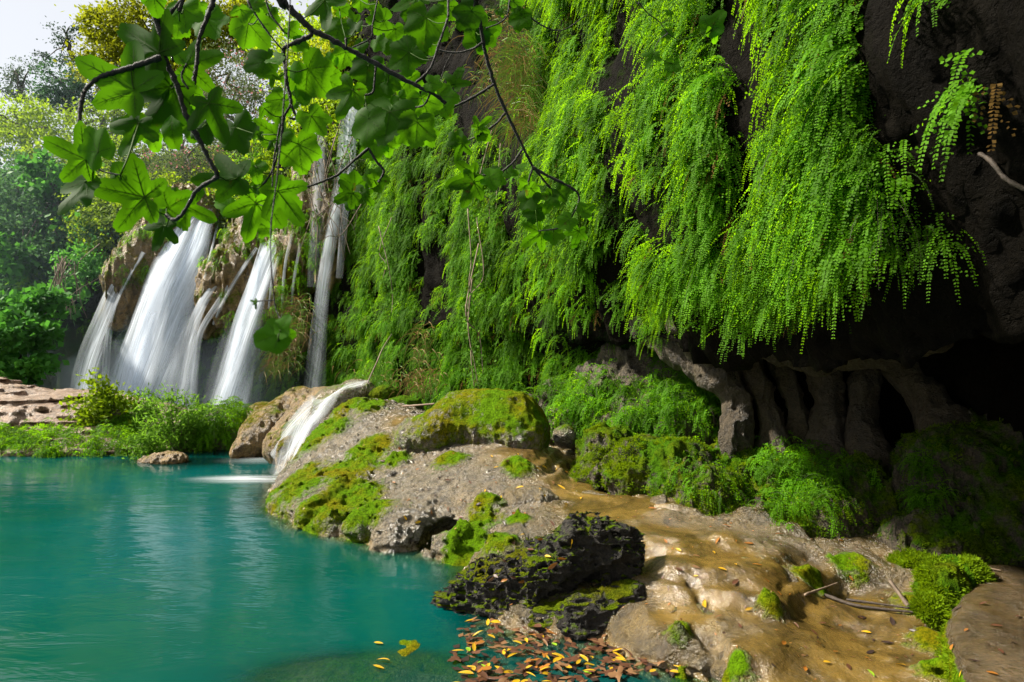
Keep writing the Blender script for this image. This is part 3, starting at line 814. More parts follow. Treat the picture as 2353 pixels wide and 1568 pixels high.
column('broad shaded cave pillar at the right', [(2080, 830, 6.8, .2), (2130, 920, 6.6, .13), (2178, 990, 6.4, .2), (2200, 1090, 6.3, .36), (2200, 1180, 6.3, .45)], 77, mfn=lowmoss)
column('long rock bulge along the underside of the overhang', [(1740, 800, 7.0, .08), (1880, 830, 6.6, .10), (2030, 805, 6.0, .12), (2150, 770, 5.4, .10)], 78)
column('reddish rock ledge under the overhang at far right', [(2180, 615, 4.6, .14), (2290, 640, 4.3, .16), (2420, 640, 4.0, .2)], 79)
# tufa lobes that the falls run over
tmoss = lambda V, N, m: m + 0.2 + 0.5 * sstep(0.2, 0.9, fbm(V * 1.1, 2, seed=83))
o, *SURF['lobe1'] = blob_rock('tufa_lobe', [Cp((440, 510, 19.5), (330, 640, 19.2), .9, .75), Cp((330, 640, 19.2), (265, 730, 19.0), .55, .22), Cp((480, 500, 19.4), (450, 640, 19.2), .7, .35), Cp((350, 560, 20), (280, 640, 20), .6, .4)],
                      0.055, M['tufa'], 0.20, 1.9, 0.4, 0.22, 0.1, seed=81, stretch=(1.5, 1.5, .32), fine=0.6, mossfn=tmoss)
tag(o, 'ochre tufa lobe under the wide left waterfall', 'rock')
o, *SURF['lobe2'] = blob_rock('tufa_lobe', [Cp((620, 545, 18.4), (540, 660, 18.0), .8, .75), Cp((540, 660, 18.0), (475, 745, 17.8), .6, .22), Cp((640, 580, 18), (600, 720, 17.7), .7, .35), Cp((540, 690, 17.9), (590, 750, 17.7), .5, .3)],
                      0.055, M['tufa'], 0.20, 2.0, 0.4, 0.16, 0.1, seed=82, stretch=(1.5, 1.5, .32), fine=0.55, mossfn=tmoss)
tag(o, 'bulging tan tufa lobe between the two right waterfalls', 'rock')
o, *SURF['lobe3'] = blob_rock('tufa_lobe', [Cp((690, 490, 17.2), (680, 640, 17.0), .5, .35), Cp((650, 700, 17), (690, 780, 16.9), .3, .15), Cp((760, 480, 16.6), (755, 640, 16.5), .35, .2), Cp((720, 380, 16.9), (720, 560, 16.8), .4, .3)],
                      0.06, M['tufa'], 0.2, 1.8, 0.3, 0.2, 0.1, seed=84, stretch=(1.6, 1.6, .25), fine=0.55, mossfn=tmoss)
tag(o, 'grey-brown dripstone curtain behind the tall thin fall', 'rock')
# ================================================================== FERNS AND MOSS
M['deadfern'] = leaf_material('dead_fern', (0.13, 0.075, 0.02), (0.16, 0.09, 0.02), .35, .4, .7, 3.0, spec=.05)
class LeafBag:
    """collects small leaf faces and thin stems into one mesh"""
    def __init__(s): s.V = []; s.Fc = []; s.mi = []
    def leaf(s, p, d, n, L, Wd, m=0, fold=0.0):
        d = d / (np.linalg.norm(d) + 1e-9)
        q = np.cross(d, n); q /= (np.linalg.norm(q) + 1e-9)
        nn = np.cross(q, d)
        b = len(s.V)
        s.V += [p, p + d * L * .6 + q * Wd * .5 + nn * fold * Wd, p + d * L, p + d * L * .6 - q * Wd * .5 + nn * fold * Wd]
        s.Fc.append((b, b + 1, b + 2, b + 3)); s.mi.append(m)
    def stem(s, pts, w0, w1, m=1):
        n = len(pts)
        for k in range(n - 1):
            d = pts[k + 1] - pts[k]
            side = np.cross(d, np.array([0.3, -0.9, 0.2])); side /= (np.linalg.norm(side) + 1e-9)
            wa = w0 + (w1 - w0) * k / n; wb = w0 + (w1 - w0) * (k + 1) / n
            b = len(s.V)
            s.V += [pts[k] - side * wa, pts[k] + side * wa, pts[k + 1] + side * wb, pts[k + 1] - side * wb]
            s.Fc.append((b, b + 1, b + 2, b + 3)); s.mi.append(m)
    def leaves(s, P, D, N, S, asp, m=0):
        D = D / (np.linalg.norm(D, axis=1, keepdims=True) + 1e-9)
        q = np.cross(D, N); q /= (np.linalg.norm(q, axis=1, keepdims=True) + 1e-9)
        L = S[:, None]; W2 = L * asp * 0.5
        A = np.stack([P, P + D * L * .55 + q * W2, P + D * L, P + D * L * .55 - q * W2], 1).reshape(-1, 3)
        b = len(s.V)
        s.V += list(A)
        k = len(P)
        s.Fc += [(b + 4 * i, b + 4 * i + 1, b + 4 * i + 2, b + 4 * i + 3) for i in range(k)]
        s.mi += [m] * k
    def tube(s, pts, radii, m=0, sides=6):
        pts = [np.asarray(p, dtype=float) for p in pts]
        b0 = len(s.V)
        up = np.array([0.13, 0.31, 0.94])
        for k, p in enumerate(pts):
            d = pts[min(k + 1, len(pts) - 1)] - pts[max(k - 1, 0)]
            d /= (np.linalg.norm(d) + 1e-9)
            a = np.cross(d, up); 
            if np.linalg.norm(a) < 0.1: a = np.cross(d, np.array([1., 0, 0]))
            a /= np.linalg.norm(a); c = np.cross(d, a)
            for j in range(sides):
                t = 2 * math.pi * j / sides
                s.V.append(p + radii[k] * (a * math.cos(t) + c * math.sin(t)))
        for k in range(len(pts) - 1):
            for j in range(sides):
                j2 = (j + 1) % sides
                s.Fc.append((b0 + k * sides + j, b0 + k * sides + j2, b0 + (k + 1) * sides + j2, b0 + (k + 1) * sides + j)); s.mi.append(m)
        s.Fc.append(tuple(b0 + j for j in range(sides))[::-1]); s.mi.append(m)
        e = b0 + (len(pts) - 1) * sides
        s.Fc.append(tuple(e + j for j in range(sides))); s.mi.append(m)
    def mesh(s, name, mats, smooth=False):
        quad = all(len(f) == 4 for f in s.Fc)
        me = mesh_from(name, np.array(s.V), np.array(s.Fc, dtype=np.int32) if quad else s.Fc, mats, smooth=smooth)
        me.polygons.foreach_set('material_index', np.array(s.mi, dtype=np.int32))
        return me

def fern_mesh(kind, seed):
    r = random.Random(seed)
    lsz = r.choice([0.72, 0.85, 1.0, 1.15])
    bags = []
    nf = {'hang': 10, 'arch': 13, 'small': 10}[kind]
    for f in range(nf):
        bag = LeafBag(); bags.append(bag)
        if kind == 'hang':
            az = r.gauss(0, 0.75); L = r.uniform(.24, .50); el = r.uniform(-0.6, 0.3); g = r.uniform(0.05, 0.13)
        elif kind == 'arch':
            az = r.uniform(-1.9, 1.9); L = r.uniform(.20, .36); el = r.uniform(0.2, 1.1); g = 0.15
        else:
            az = r.gauss(0, 1.0); L = r.uniform(.14, .28); el = r.uniform(-0.4, 0.6); g = 0.2
        d = np.array([math.cos(az) * math.cos(el), math.sin(az) * math.cos(el), math.sin(el)])
        p = np.array([r.gauss(0, .03), r.gauss(0, .05), r.gauss(0, .05)])
        step = 0.0175
        pts = [p]
        for k in range(int(L / step)):
            d = d + np.array([0, 0, -g]) * (1.1 if kind != 'arch' else (0.5 + 1.6 * k * step / L))
            d /= np.linalg.norm(d)
            p = p + d * step
            pts.append(p)
        bag.stem(pts[::2] + [pts[-1]], 0.0013, 0.0006)
        if r.random() < 0.10: continue            # a bare old stem
        lm = 2 if r.random() < 0.015 else 0        # a dead brown frond now and then
        n = len(pts)
        side = np.cross(d, np.array([math.cos(az), math.sin(az), 0.2])); side /= (np.linalg.norm(side) + 1e-9)
        out = np.array([math.cos(az), math.sin(az), 0.5])
        for k in range(3, n):
            tan = pts[k] - pts[k - 1]; tan /= np.linalg.norm(tan)
            sd_ = np.cross(tan, out); sd_ /= (np.linalg.norm(sd_) + 1e-9)
            sz = lsz * (0.0215 if kind == 'hang' else 0.021) * (1.0 - 0.45 * (k / n) ** 3) * r.uniform(.8, 1.2)
            sgn = 1 if k % 2 else -1
            nn = out + np.array([r.gauss(0, .3), r.gauss(0, .3), r.gauss(0, .3)])
            bag.leaf(pts[k], sd_ * sgn * 0.9 + tan * r.uniform(.4, .9), nn, sz * 1.15, sz * r.uniform(.6, .95), lm)
            if r.random() < 0.85:
                bag.leaf(pts[k], -sd_ * sgn * 0.9 + tan * r.uniform(.4, .9), nn, sz * 1.1, sz * .75, lm)
            # short side branches in the upper half
            if k < n * 0.62 and k % 3 == 0:
                m = r.randint(3, 6)
                q = pts[k]; dd = sd_ * sgn * 0.9 + tan * 0.5 + out * r.gauss(0, .35)
                for j in range(m):
                    dd = dd + np.array([0, 0, -g * 1.2]); dd /= np.linalg.norm(dd)
                    q = q + dd * 0.017
                    s2 = np.cross(dd, out); s2 /= (np.linalg.norm(s2) + 1e-9)
                    nn = out + np.array([r.gauss(0, .5), r.gauss(0, .5), r.gauss(0, .5)])
                    bag.leaf(q, s2 * (1 if j % 2 else -1) + dd * .6, nn, sz * .9, sz * r.uniform(.6, 1.0), lm)
    mats = [M['fern'], M['fernstem'], M['deadfern']]
    whole = LeafBag()
    for b in bags:
        k0 = len(whole.V)
        whole.V += b.V; whole.Fc += [tuple(i + k0 for i in q) for q in b.Fc]; whole.mi += b.mi
    FROND[(kind, seed)] = [b.mesh('frond', mats) for b in bags] if kind != 'small' else []
    return whole.mesh('fern_' + kind, mats)
FROND = {}
FERN = {k: [fern_mesh(k, 100 * i + 7) for i in range(n)] for k, n in (('hang', 12), ('arch', 6), ('small', 4))}

def gn_scatter(name, pts, rots, scls, idxs, meshes, label, cat):
    """one object of uncountable growth: real meshes instanced on points"""
    coll = bpy.data.collections.new(name + '_sources')
    for i, me in enumerate(meshes):
        coll.objects.link(bpy.data.objects.new('%s_source_%02d' % (name, i), me))
    pm = bpy.data.meshes.new(name)
    pm.vertices.add(len(pts)); pm.vertices.foreach_set('co', np.asarray(pts, dtype=np.float32).ravel())
    a = pm.attributes.new('rot', 'FLOAT_VECTOR', 'POINT'); a.data.foreach_set('vector', np.asarray(rots, dtype=np.float32).ravel())
    a = pm.attributes.new('scl', 'FLOAT', 'POINT'); a.data.foreach_set('value', np.asarray(scls, dtype=np.float32))
    a = pm.attributes.new('idx', 'INT', 'POINT'); a.data.foreach_set('value', np.asarray(idxs, dtype=np.int32))
    pm.update()
    ng = bpy.data.node_groups.new(name + '_nodes', 'GeometryNodeTree')
    ng.interface.new_socket(name='Geometry', in_out='INPUT', socket_type='NodeSocketGeometry')
    ng.interface.new_socket(name='Geometry', in_out='OUTPUT', socket_type='NodeSocketGeometry')
    gi = ng.nodes.new('NodeGroupInput'); go = ng.nodes.new('NodeGroupOutput')
    ci = ng.nodes.new('GeometryNodeCollectionInfo')
    ci.inputs['Collection'].default_value = coll
    ci.inputs['Separate Children'].default_value = True
    ci.inputs['Reset Children'].default_value = True
    ip = ng.nodes.new('GeometryNodeInstanceOnPoints')
    ip.inputs['Pick Instance'].default_value = True
    def at(nm, ty):
        x = ng.nodes.new('GeometryNodeInputNamedAttribute'); x.data_type = ty; x.inputs['Name'].default_value = nm
        return [o_ for o_ in x.outputs if o_.enabled and o_.name == 'Attribute'][0]
    L_ = ng.links.new
    L_(gi.outputs[0], ip.inputs['Points']); L_(ci.outputs[0], ip.inputs['Instance'])
    L_(at('idx', 'INT'), ip.inputs['Instance Index'])
    e2r = ng.nodes.new('FunctionNodeEulerToRotation')
    L_(at('rot', 'FLOAT_VECTOR'), e2r.inputs[0]); L_(e2r.outputs[0], ip.inputs['Rotation'])
    L_(at('scl', 'FLOAT'), ip.inputs['Scale'])
    L_(ip.outputs[0], go.inputs[0])
    o = obj(name, pm)
    md = o.modifiers.new('scatter', 'NODES'); md.node_group = ng
    tag(o, label, cat, kind='stuff')
    return o

def ell(px, py, cx, cy, rx, ry):
    return np.exp(-(((px - cx) / rx) ** 2 + ((py - cy) / ry) ** 2) ** 1.6)
def cliff_weight(C, N):
    px, py = project(C)
    py = py + 0.27 * F / np.maximum(C[:, 1], 1)         # where the hanging fronds will show
    w = np.zeros(len(C))
    # the green middle wall
    mid = sstep(780, 880, px) * sstep(1560, 1480, px) * sstep(180, 330, py)
    st = C * np.array([1.5, 1.5, 0.40])
    gate = sstep(-0.26, 0.05, fbm(st, 3, seed=201))
    tuft = sstep(-0.18, 0.12, fbm(C * np.array([2.6, 2.6, 1.1]), 2, seed=233))
    w += mid * (0.25 + 1.0 * gate) * (1 + 0.6 * sstep(1250, 1000, px))
    w += sstep(1000, 1060, px) * sstep(1600, 1500, px) * sstep(420, 300, py) * gate * 0.22
    # tufts and curtains
    for cx, cy, rx, ry, k in ((1330, 330, 75, 130, 1.7), (1290, 560, 130, 180, .8), (1250, 160, 40, 230, 1.3), (1370, 130, 55, 130, 1.3), (1345, 20, 60, 60, .8), (1390, 500, 80, 80, .8),
                              (1615, 230, 60, 330, 2.6), (1640, 500, 60, 100, 1.8), (1540, 130, 40, 120, 1.0), (1500, 330, 50, 90, .6), (1480, 20, 60, 80, .5),
                              (1890, 150, 80, 260, 2.8), (1920, 430, 110, 170, 3.0), (1880, 620, 120, 90, 2.6), (2000, 560, 90, 140, 2.2), (1800, 30, 60, 80, 1.5), (2060, 640, 70, 80, 1.6),
                              (1760, 680, 110, 90, 1.9), (1650, 690, 90, 80, 1.4), (1560, 690, 90, 60, 1.3), (1740, 560, 70, 90, .9), (1700, 400, 45, 170, .25), (2120, 430, 60, 220, .40), (2150, 100, 60, 140, .16), (2230, 250, 60, 160, .10)):
        w += k * ell(px, py, cx, cy, rx, ry)
    for cx, cy, rx, ry in ((1735, 330, 68, 280), (1455, 420, 72, 170), (1160, 330, 55, 220), (1500, 540, 70, 90), (2080, 110, 85, 190), (1740, 80, 66, 220), (1445, 120, 52, 220), (1400, 640, 40, 100), (980, 560, 25, 200), (1230, 700, 30, 120), (1180, 120, 70, 160), (1720, 540, 40, 90), (1110, 180, 60, 200), (1290, 800, 200, 40)):
        w *= 1 - 0.96 * ell(px, py, cx, cy, rx, ry)
    w *= (0.35 + 0.65 * gate + 0.3 * (px > 1560)) * (0.22 + 0.78 * tuft)
    w *= sstep(0.75, 0.35, N[:, 2]) * sstep(-0.9, -0.5, N[:, 2])
    w *= (C[:, 1] > 2.6) * (px < 2480) * (py > -420) * (px > 780)
    return w
def face_out(Nn, rng):
    return np.arctan2(Nn[:, 1], Nn[:, 0])
rng = np.random.default_rng(21)
Pt, Nn = scatter(CLIFF_V, CLIFF_Q, 8400, cliff_weight, rng)
fl = Nn[:, 1] > 0.6
Nn[fl] *= -1
ferns = []   # (pos, rotz, tilt, scale, kind, idx, zone)
for p, n in zip(Pt, Nn):
    rz = math.atan2(n[1], n[0]) + rng.normal(0, .35)
    px, py = project(p)
    zone = ('wallfar' if px < 1180 else 'wall') if px < 1480 else ('leftcurtain' if px < 1720 and py < 640 else ('rightcurtain' if py < 700 else 'lip'))
    sc = rng.uniform(.75, 1.15) * (1.0 if p[1] < 9 else 1.0)
    ferns.append((p + n * 0.02, rz, rng.normal(0, .12), sc, 'hang', rng.integers(len(FERN['hang'])), zone))
# ferns on the slopes and mounds
def add_on(surf, count, kind, wfn, zone, smin_=.7, smax=1.1):
    V, Q = surf
    P_, N_ = scatter(V, Q, count, wfn, rng)
    for p, n in zip(P_, N_):
        h = math.hypot(n[0], n[1])
        rz = math.atan2(n[1], n[0]) if h > 0.15 else rng.uniform(-3.1, -0.1)
        ferns.append((p, rz + rng.normal(0, .4), rng.normal(0, .15), rng.uniform(smin_, smax), kind, rng.integers(len(FERN[kind])), zone))
def pw(*es):
    def f(C, N):
        px, py = project(C)
        w = 0
        for cx, cy, rx, ry in es: w = w + ell(px, py, cx, cy, rx, ry)
        return w * (N[:, 1] < 0.5)
    return f
add_on(SURF['mD'], 230, 'arch', pw((1540, 990, 110, 80), (1590, 930, 80, 60), (1290, 940, 70, 60), (1400, 900, 120, 50), (1600, 860, 80, 60), (1330, 1000, 40, 30)), 'slope', .8, 1.25)
add_on(SURF['mD'], 90, 'small', pw((1440, 950, 120, 90)), 'slope')
add_on(SURF['mB'], 95, 'arch', pw((1810, 1060, 70, 70), (1790, 1130, 60, 60), (1880, 1110, 50, 60)), 'mound', .7, 1.2)
add_on(SURF['mB'], 60, 'small', pw((1920, 1080, 80, 80)), 'mound')
add_on(SURF['mA'], 60, 'small', pw((1600, 1060, 90, 40), (1650, 1100, 40, 40)), 'moundleft')
add_on(SURF['mC'], 14, 'arch', pw((2130, 1120, 40, 60)), 'moundright', .6, .9)
add_on(SURF['bank'], 300, 'arch', pw((60, 1015, 110, 35), (140, 1020, 60, 30), (250, 1000, 90, 45), (330, 1010, 60, 40), (20, 1000, 40, 40), (300, 960, 50, 30)), 'bank', .9, 1.35)
add_on(SURF['bankrock'], 90, 'arch', pw((490, 985, 60, 50)), 'bankrock', 1.0, 1.5)
# short growth on the wet wall behind the falls
def back_w(C, N):
    px, py = project(C)
    g = sstep(-.3, .15, fbm(C * np.array([1., 1., .5]), 3, seed=208))
    w = sstep(430, 480, px) * sstep(900, 840, px) * sstep(560, 700, py) * (py < 1000) * g
    w += 0.5 * sstep(620, 680, px) * sstep(900, 840, px) * (py > 100) * g
    w += 0.35 * sstep(170, 240, px) * sstep(500, 430, px) * sstep(700, 740, py) * (py < 960)
    return w * (N[:, 2] < 0.7)
P_, N_ = scatter(CLIFF_V, CLIFF_Q, 1500, back_w, rng)
for p, n in zip(P_, N_):
    if n[1] > 0.6: n = -n
    ferns.append((p, math.atan2(n[1], n[0]) + rng.normal(0, .3), rng.normal(0, .1), rng.uniform(.7, 1.2), 'hang' if rng.random() < .6 else 'small', rng.integers(4), 'backwall'))
for key, es, k in (('lobe1', ((480, 560, 40, 90), (300, 600, 40, 40), (440, 680, 40, 60), (350, 540, 60, 30)), 70), ('lobe2', ((590, 540, 60, 40), (500, 620, 30, 40), (660, 560, 40, 50), (560, 760, 60, 40)), 90), ('lobe3', ((700, 520, 60, 120), (690, 700, 50, 80)), 110)):
    add_on(SURF[key], k, 'small', pw(*es), 'backwall', .9, 1.7)

ZLAB = {'wallfar': ('maidenhair fern hanging on the far wall left of the ivy', 'ferns on the far wall'),
        'wall': ('maidenhair fern hanging among many on the green middle wall', 'ferns on the middle wall'),
        'leftcurtain': ('maidenhair fern in the hanging curtain left of the dark gap', 'ferns in the left curtain'),
        'rightcurtain': ('maidenhair fern in the big bright curtain at upper right', 'ferns in the right curtain'),
        'lip': ('maidenhair fern trailing from the lip of the overhang above the cave', 'ferns along the overhang lip'),
        'slope': ('arching fern on the rocky slope left of the cave', 'ferns on the rocky slope'),
        'mound': ('arching fern on the mossy mound under the cave columns', 'ferns on the cave mound'),
        'moundleft': ('small fern on the bright mossy mound beside the channel', 'ferns on the left mound'),
        'moundright': ('shaded fern on the dark mound at right', 'ferns on the right mound'),
        'bank': ('low fern on the travertine bank across the pool', 'ferns on the far bank'),
        'bankrock': ('fern on the hollowed rock at the end of the bank', 'ferns on the bank rock'),
        'backwall': ('short fern on the wet wall behind the falls', 'ferns behind the falls')}
def apparent(f):
    px, py = project(f[0])
    inside = (-40 < px < 2400) and (-260 < py < 1568) 
    return (f[3] / f[0][1]) if inside else 0
order = sorted(range(len(ferns)), key=lambda i: -apparent(ferns[i]))
# of the many, the 300 that show largest are single plants
solo = set(order[:215])
rest = [i for i in order[215:] if ferns[i][6] in ('slope', 'mound', 'moundright', 'bankrock')]
solo |= set(rest[:85])
FROND_LIMIT = apparent(ferns[order[130]])
base_i = {'hang': 0, 'arch': len(FERN['hang']), 'small': len(FERN['hang']) + len(FERN['arch'])}
sp_, sr_, ss_, si_ = [], [], [], []
for i, (p, rz, tl, sc, kd, ix, zn) in enumerate(ferns):
    ix = int(ix) % len(FERN[kd])
    if i in solo:
        fr = FROND[(kd, 100 * ix + 7)] if apparent(ferns[i]) > FROND_LIMIT else []
        o = bpy.data.objects.new('hanging_fern' if kd == 'hang' else 'arching_fern', None if fr else FERN[kd][ix])
        COL.objects.link(o)
        for fm in fr:                                     # near plants: every frond is a part
            c = bpy.data.objects.new('frond', fm); COL.objects.link(c); c.parent = o
        o.location = p; o.rotation_euler = (tl, tl * .5, rz); o.scale = (sc, sc, sc)
        lb, gr = ZLAB[zn]
        if zn in ('rightcurtain', 'lip', 'mound'):
            qx, qy = project(p)
            cut = {'rightcurtain': (1780, 1860, 1940, 2020, 60, 200, 330, 460), 'lip': (1600, 1700, 1800, 1950, 500, 640, 740, 900), 'mound': (1760, 1810, 1860, 1910, 1040, 1080, 1120, 1160)}[zn]
            w_ = ('far left', 'left', 'middle', 'right', 'far right')[sum(qx > c for c in cut[:4])] + ', ' + ('top', 'upper', 'central', 'lower', 'bottom')[sum(qy > c for c in cut[4:])]
            lb, gr = lb + ', ' + w_ + ' part', gr + ', ' + w_
        tag(o, lb, 'fern', gr)
    else:
        sp_.append(p); sr_.append((tl, tl * .5, rz)); ss_.append(sc); si_.append(base_i[kd] + ix)
gn_scatter('fern_growth', sp_, sr_, ss_, si_, FERN['hang'] + FERN['arch'] + FERN['small'], 'mass of small ferns covering the cliff, mounds and bank', 'ferns')

# ---- moss fuzz on the cushions and mounds
M['mossblade'] = leaf_material('moss_blade', (0.12, 0.21, 0.004), (0.20, 0.32, 0.004), 0.40, 0.5, 0.7, 2.0, spec=0.08)
def moss_tuft(seed, L=0.035):
    r = random.Random(seed); bag = LeafBag()
    for k in range(16):
        az = r.uniform(0, 6.28); tl = r.uniform(0.1, 1.1)
        d = np.array([math.cos(az) * math.sin(tl), math.sin(az) * math.sin(tl), math.cos(tl)])
        p = np.array([r.gauss(0, .012), r.gauss(0, .012), 0])
        bag.leaf(p, d, np.array([r.gauss(0, 1), r.gauss(0, 1), .3]), L * r.uniform(.6, 1.2), 0.007)
    return bag.mesh('moss_tuft', [M['mossblade']])
TUFT = [moss_tuft(i) for i in range(4)]
mp_, mr_, msx, mi_ = [], [], [], []
def moss_on(key, count, wfn, smin_=.7, smax=1.3):
    V, Q = SURF[key]
    P_, N_ = scatter(V, Q, count, wfn, rng)
    for p, n in zip(P_, N_):
        q = Vector(n + rng.normal(0, .15, 3)).normalized().to_track_quat('Z', 'Y').to_euler()
        mp_.append(p); mr_.append(tuple(q)); msx.append(rng.uniform(smin_, smax)); mi_.append(int(rng.integers(4)))
vis = lambda C, N: (N[:, 1] < 0.45) * (0.04 + sstep(-.12, .2, fbm(C * 2.6, 3, seed=303)))
for k_, n_ in (('cush46', 900), ('cush47', 400), ('cush48', 1900), ('cush49', 600), ('cush50', 600), ('mA', 3600), ('mB', 1500), ('mC', 1500)):
    moss_on(k_, n_, vis, .5, 1.2)
moss_on('slab', 1500, lambda C, N: (N[:, 2] < 0.55) * (N[:, 0] < 0.3))
gn_scatter('moss_fuzz', mp_, mr_, msx, mi_, TUFT, 'shaggy green moss on the mounds and cushions', 'moss')
# ================================================================== FALLING WATER
from mathutils.bvhtree import BVHTree
def bvh_of(keys):
    vs, qs, n = [], [], 0
    for k in keys:
        V, Q = (SHORE_V, SHORE_Q) if k == 'shore' else SURF[k]
        vs.append(V); qs.append(Q + n); n += len(V)
    V = np.concatenate(vs); Q = np.concatenate(qs)
    return BVHTree.FromPolygons(V.tolist(), Q.tolist())
def catmull(pts, n):
    P = np.array(pts, dtype=float)
    P = np.vstack([2 * P[0] - P[1], P, 2 * P[-1] - P[-2]])
    out = []
    m = len(P) - 3
    for k in range(n):
        t = k / (n - 1) * m
        i = min(int(t), m - 1); f = t - i
        a, b, c, d = P[i:i + 4]
        out.append(0.5 * ((2 * b) + (-a + c) * f + (2 * a - 5 * b + 4 * c - d) * f * f + (-a + 3 * b - 3 * c + d) * f ** 3))
    return np.array(out)
def water_material(name, streak=15.0, lo=0.30, hi=0.68, col=(0.86, 0.92, 1.0)):
    t = NT(name)
    uv = t.n('ShaderNodeUVMap').outputs[0]
    mp = t.n('ShaderNodeMapping'); mp.inputs['Scale'].default_value = (streak, 0.75, 1)
    t.l(uv, mp.inputs[0])
    st = t.ramp(t.noise(1.0, 4, 0.6, mp.outputs[0]), [(lo, 0.0), (hi, 1.0)])
    mp2 = t.n('ShaderNodeMapping'); mp2.inputs['Scale'].default_value = (streak * 0.28, 0.45, 1)
    t.l(uv, mp2.inputs[0])
    st2 = t.ramp(t.noise(1.0, 3, 0.6, mp2.outputs[0], 0.5), [(0.34, 0.0), (0.60, 1.0)])
    st = t.math('MULTIPLY', t.math('ADD', t.math('MULTIPLY', st, 0.8), 0.2), t.math('ADD', t.math('MULTIPLY', st2, 0.65), 0.35))
    a = t.math('MULTIPLY', t.math('MULTIPLY', st, 1.5), t.attr('dens'), clamp=True)
    d = t.n('ShaderNodeBsdfDiffuse'); d.inputs[0].default_value = (*col, 1)
    tr = t.n('ShaderNodeBsdfTranslucent'); tr.inputs[0].default_value = (*col, 1)
    m1 = t.n('ShaderNodeMixShader'); m1.inputs[0].default_value = 0.45
    t.l(d.outputs[0], m1.inputs[1]); t.l(tr.outputs[0], m1.inputs[2])
    tp = t.n('ShaderNodeBsdfTransparent')
    m2 = t.n('ShaderNodeMixShader'); t.l(a, m2.inputs[0]); t.l(tp.outputs[0], m2.inputs[1]); t.l(m1.outputs[0], m2.inputs[2])
    return t.done(m2.outputs[0])
M['fall'] = water_material('falling_water')
M['cascade'] = water_material('cascade_water', 34, 0.34, 0.66, (0.74, 0.78, 0.82))
def stream(parent, path, mat, facing=(-0.45, -0.9, 0.0), thick=0.06, nv=44, nu=16, seed=0, name='stream'):
    """path: (px, py, Y, width in m, density); a lens-shaped band of falling water"""
    ctrl = np.array([[*Wp(a[0], a[1], a[2]), a[3], a[4]] for a in path])
    C = catmull(ctrl, nv)
    fc = np.array(facing); fc /= np.linalg.norm(fc)
    V, dens, uv = [], [], []
    vlen = 0
    offu = seed * 3.17
    for k in range(nv):
        tan = C[min(k + 1, nv - 1), :3] - C[max(k - 1, 0), :3]; tan /= np.linalg.norm(tan)
        lat = np.cross(fc, tan); lat /= np.linalg.norm(lat)
        nrm = np.cross(tan, lat); nrm *= np.sign(nrm @ fc) or 1
        if k: vlen += np.linalg.norm(C[k, :3] - C[k - 1, :3])
        w, dn = C[k, 3], max(0, C[k, 4])
        for j in range(2 * nu):
            u = j / (nu - 1) if j < nu else 1 - (j - nu) / (nu - 1)
            x = 2 * u - 1
            b = math.sqrt(max(0, 1 - x * x)) * thick * (1 if j < nu else -0.6)
            wob = 0.03 * w * math.sin(7 * u + 1.3 * vlen + seed)
            V.append(C[k, :3] + lat * x * w * 0.5 + nrm * (b + wob))
            e = (1 - abs(x) ** 1.6) ** 1.2
            dens.append(dn * e * (1.25 if j < nu else 0.8)); uv.append((u * w + offu, vlen + offu))
    n2 = 2 * nu
    Q = []
    for k in range(nv - 1):
        for j in range(n2):
            j2 = (j + 1) % n2
            Q.append((k * n2 + j, k * n2 + j2, (k + 1) * n2 + j2, (k + 1) * n2 + j))
    return obj(name, mesh_from(name, np.array(V), np.array(Q, dtype=np.int32), mat, attrs={'dens': dens}, uv=np.array(uv)), parent)

_BV = {}
def on_rock(keys, path, off):
    """lay a water path on the rocks it runs over"""
    kk = tuple(keys)
    if kk not in _BV: _BV[kk] = bvh_of(keys)
    t = _BV[kk]; out = []
    for px, py, Y, w, d in path:
        v = Vector(Wp(px, py, 1.0)) - Vector((0, 0, 2))
        l, n, i, dist = t.ray_cast(Vector((0, 0, 2)), v.normalized())
        out.append((px, py, (l[1] - off) if l is not None else Y, w, d))
    ys = [o_[2] for o_ in out]
    for i in range(1, len(out) - 1):                     # no sudden jumps in depth
        out[i] = (*out[i][:2], min(ys[i], 0.5 * (ys[i - 1] + ys[i + 1]) + .05), *out[i][3:])
    return out
def waterfall(label, streams, seed, mat='fall', cat='waterfall', **kw):
    p = streams[0][-1]
    e = empty('waterfall', tuple(0 * x for x in Wp(*p[:3])))
    tag(e, label, cat)
    for i, s in enumerate(streams):
        stream(e, s, M[mat], seed=seed + i * 0.71, **kw)
    return e
waterfall('widest white waterfall, second from left, pouring off the ochre lobe', [
    [(440, 488, 18.7, .9, .7), (405, 560, 18.3, 1.1, 1.2), (365, 650, 18.0, 1.3, 1.4), (330, 780, 17.8, 1.6, 1.25), (305, 880, 17.7, 1.9, 1.0), (292, 945, 17.6, 2.2, .75)],
    [(462, 490, 18.6, 1.0, .5), (440, 570, 18.2, 1.3, .8), (395, 700, 18.0, 1.8, .6), (350, 850, 17.8, 2.3, .5), (330, 945, 17.7, 2.7, .4)],
    [(415, 520, 18.5, .4, .6), (375, 640, 18.0, .5, .9), (320, 800, 17.7, .6, .8), (285, 940, 17.5, .8, .5)],
    [(440, 540, 18.7, 1.4, .15), (390, 680, 18.4, 2.4, .3), (345, 820, 18.3, 3.2, .3), (320, 945, 18.2, 3.8, .3)]], 1)
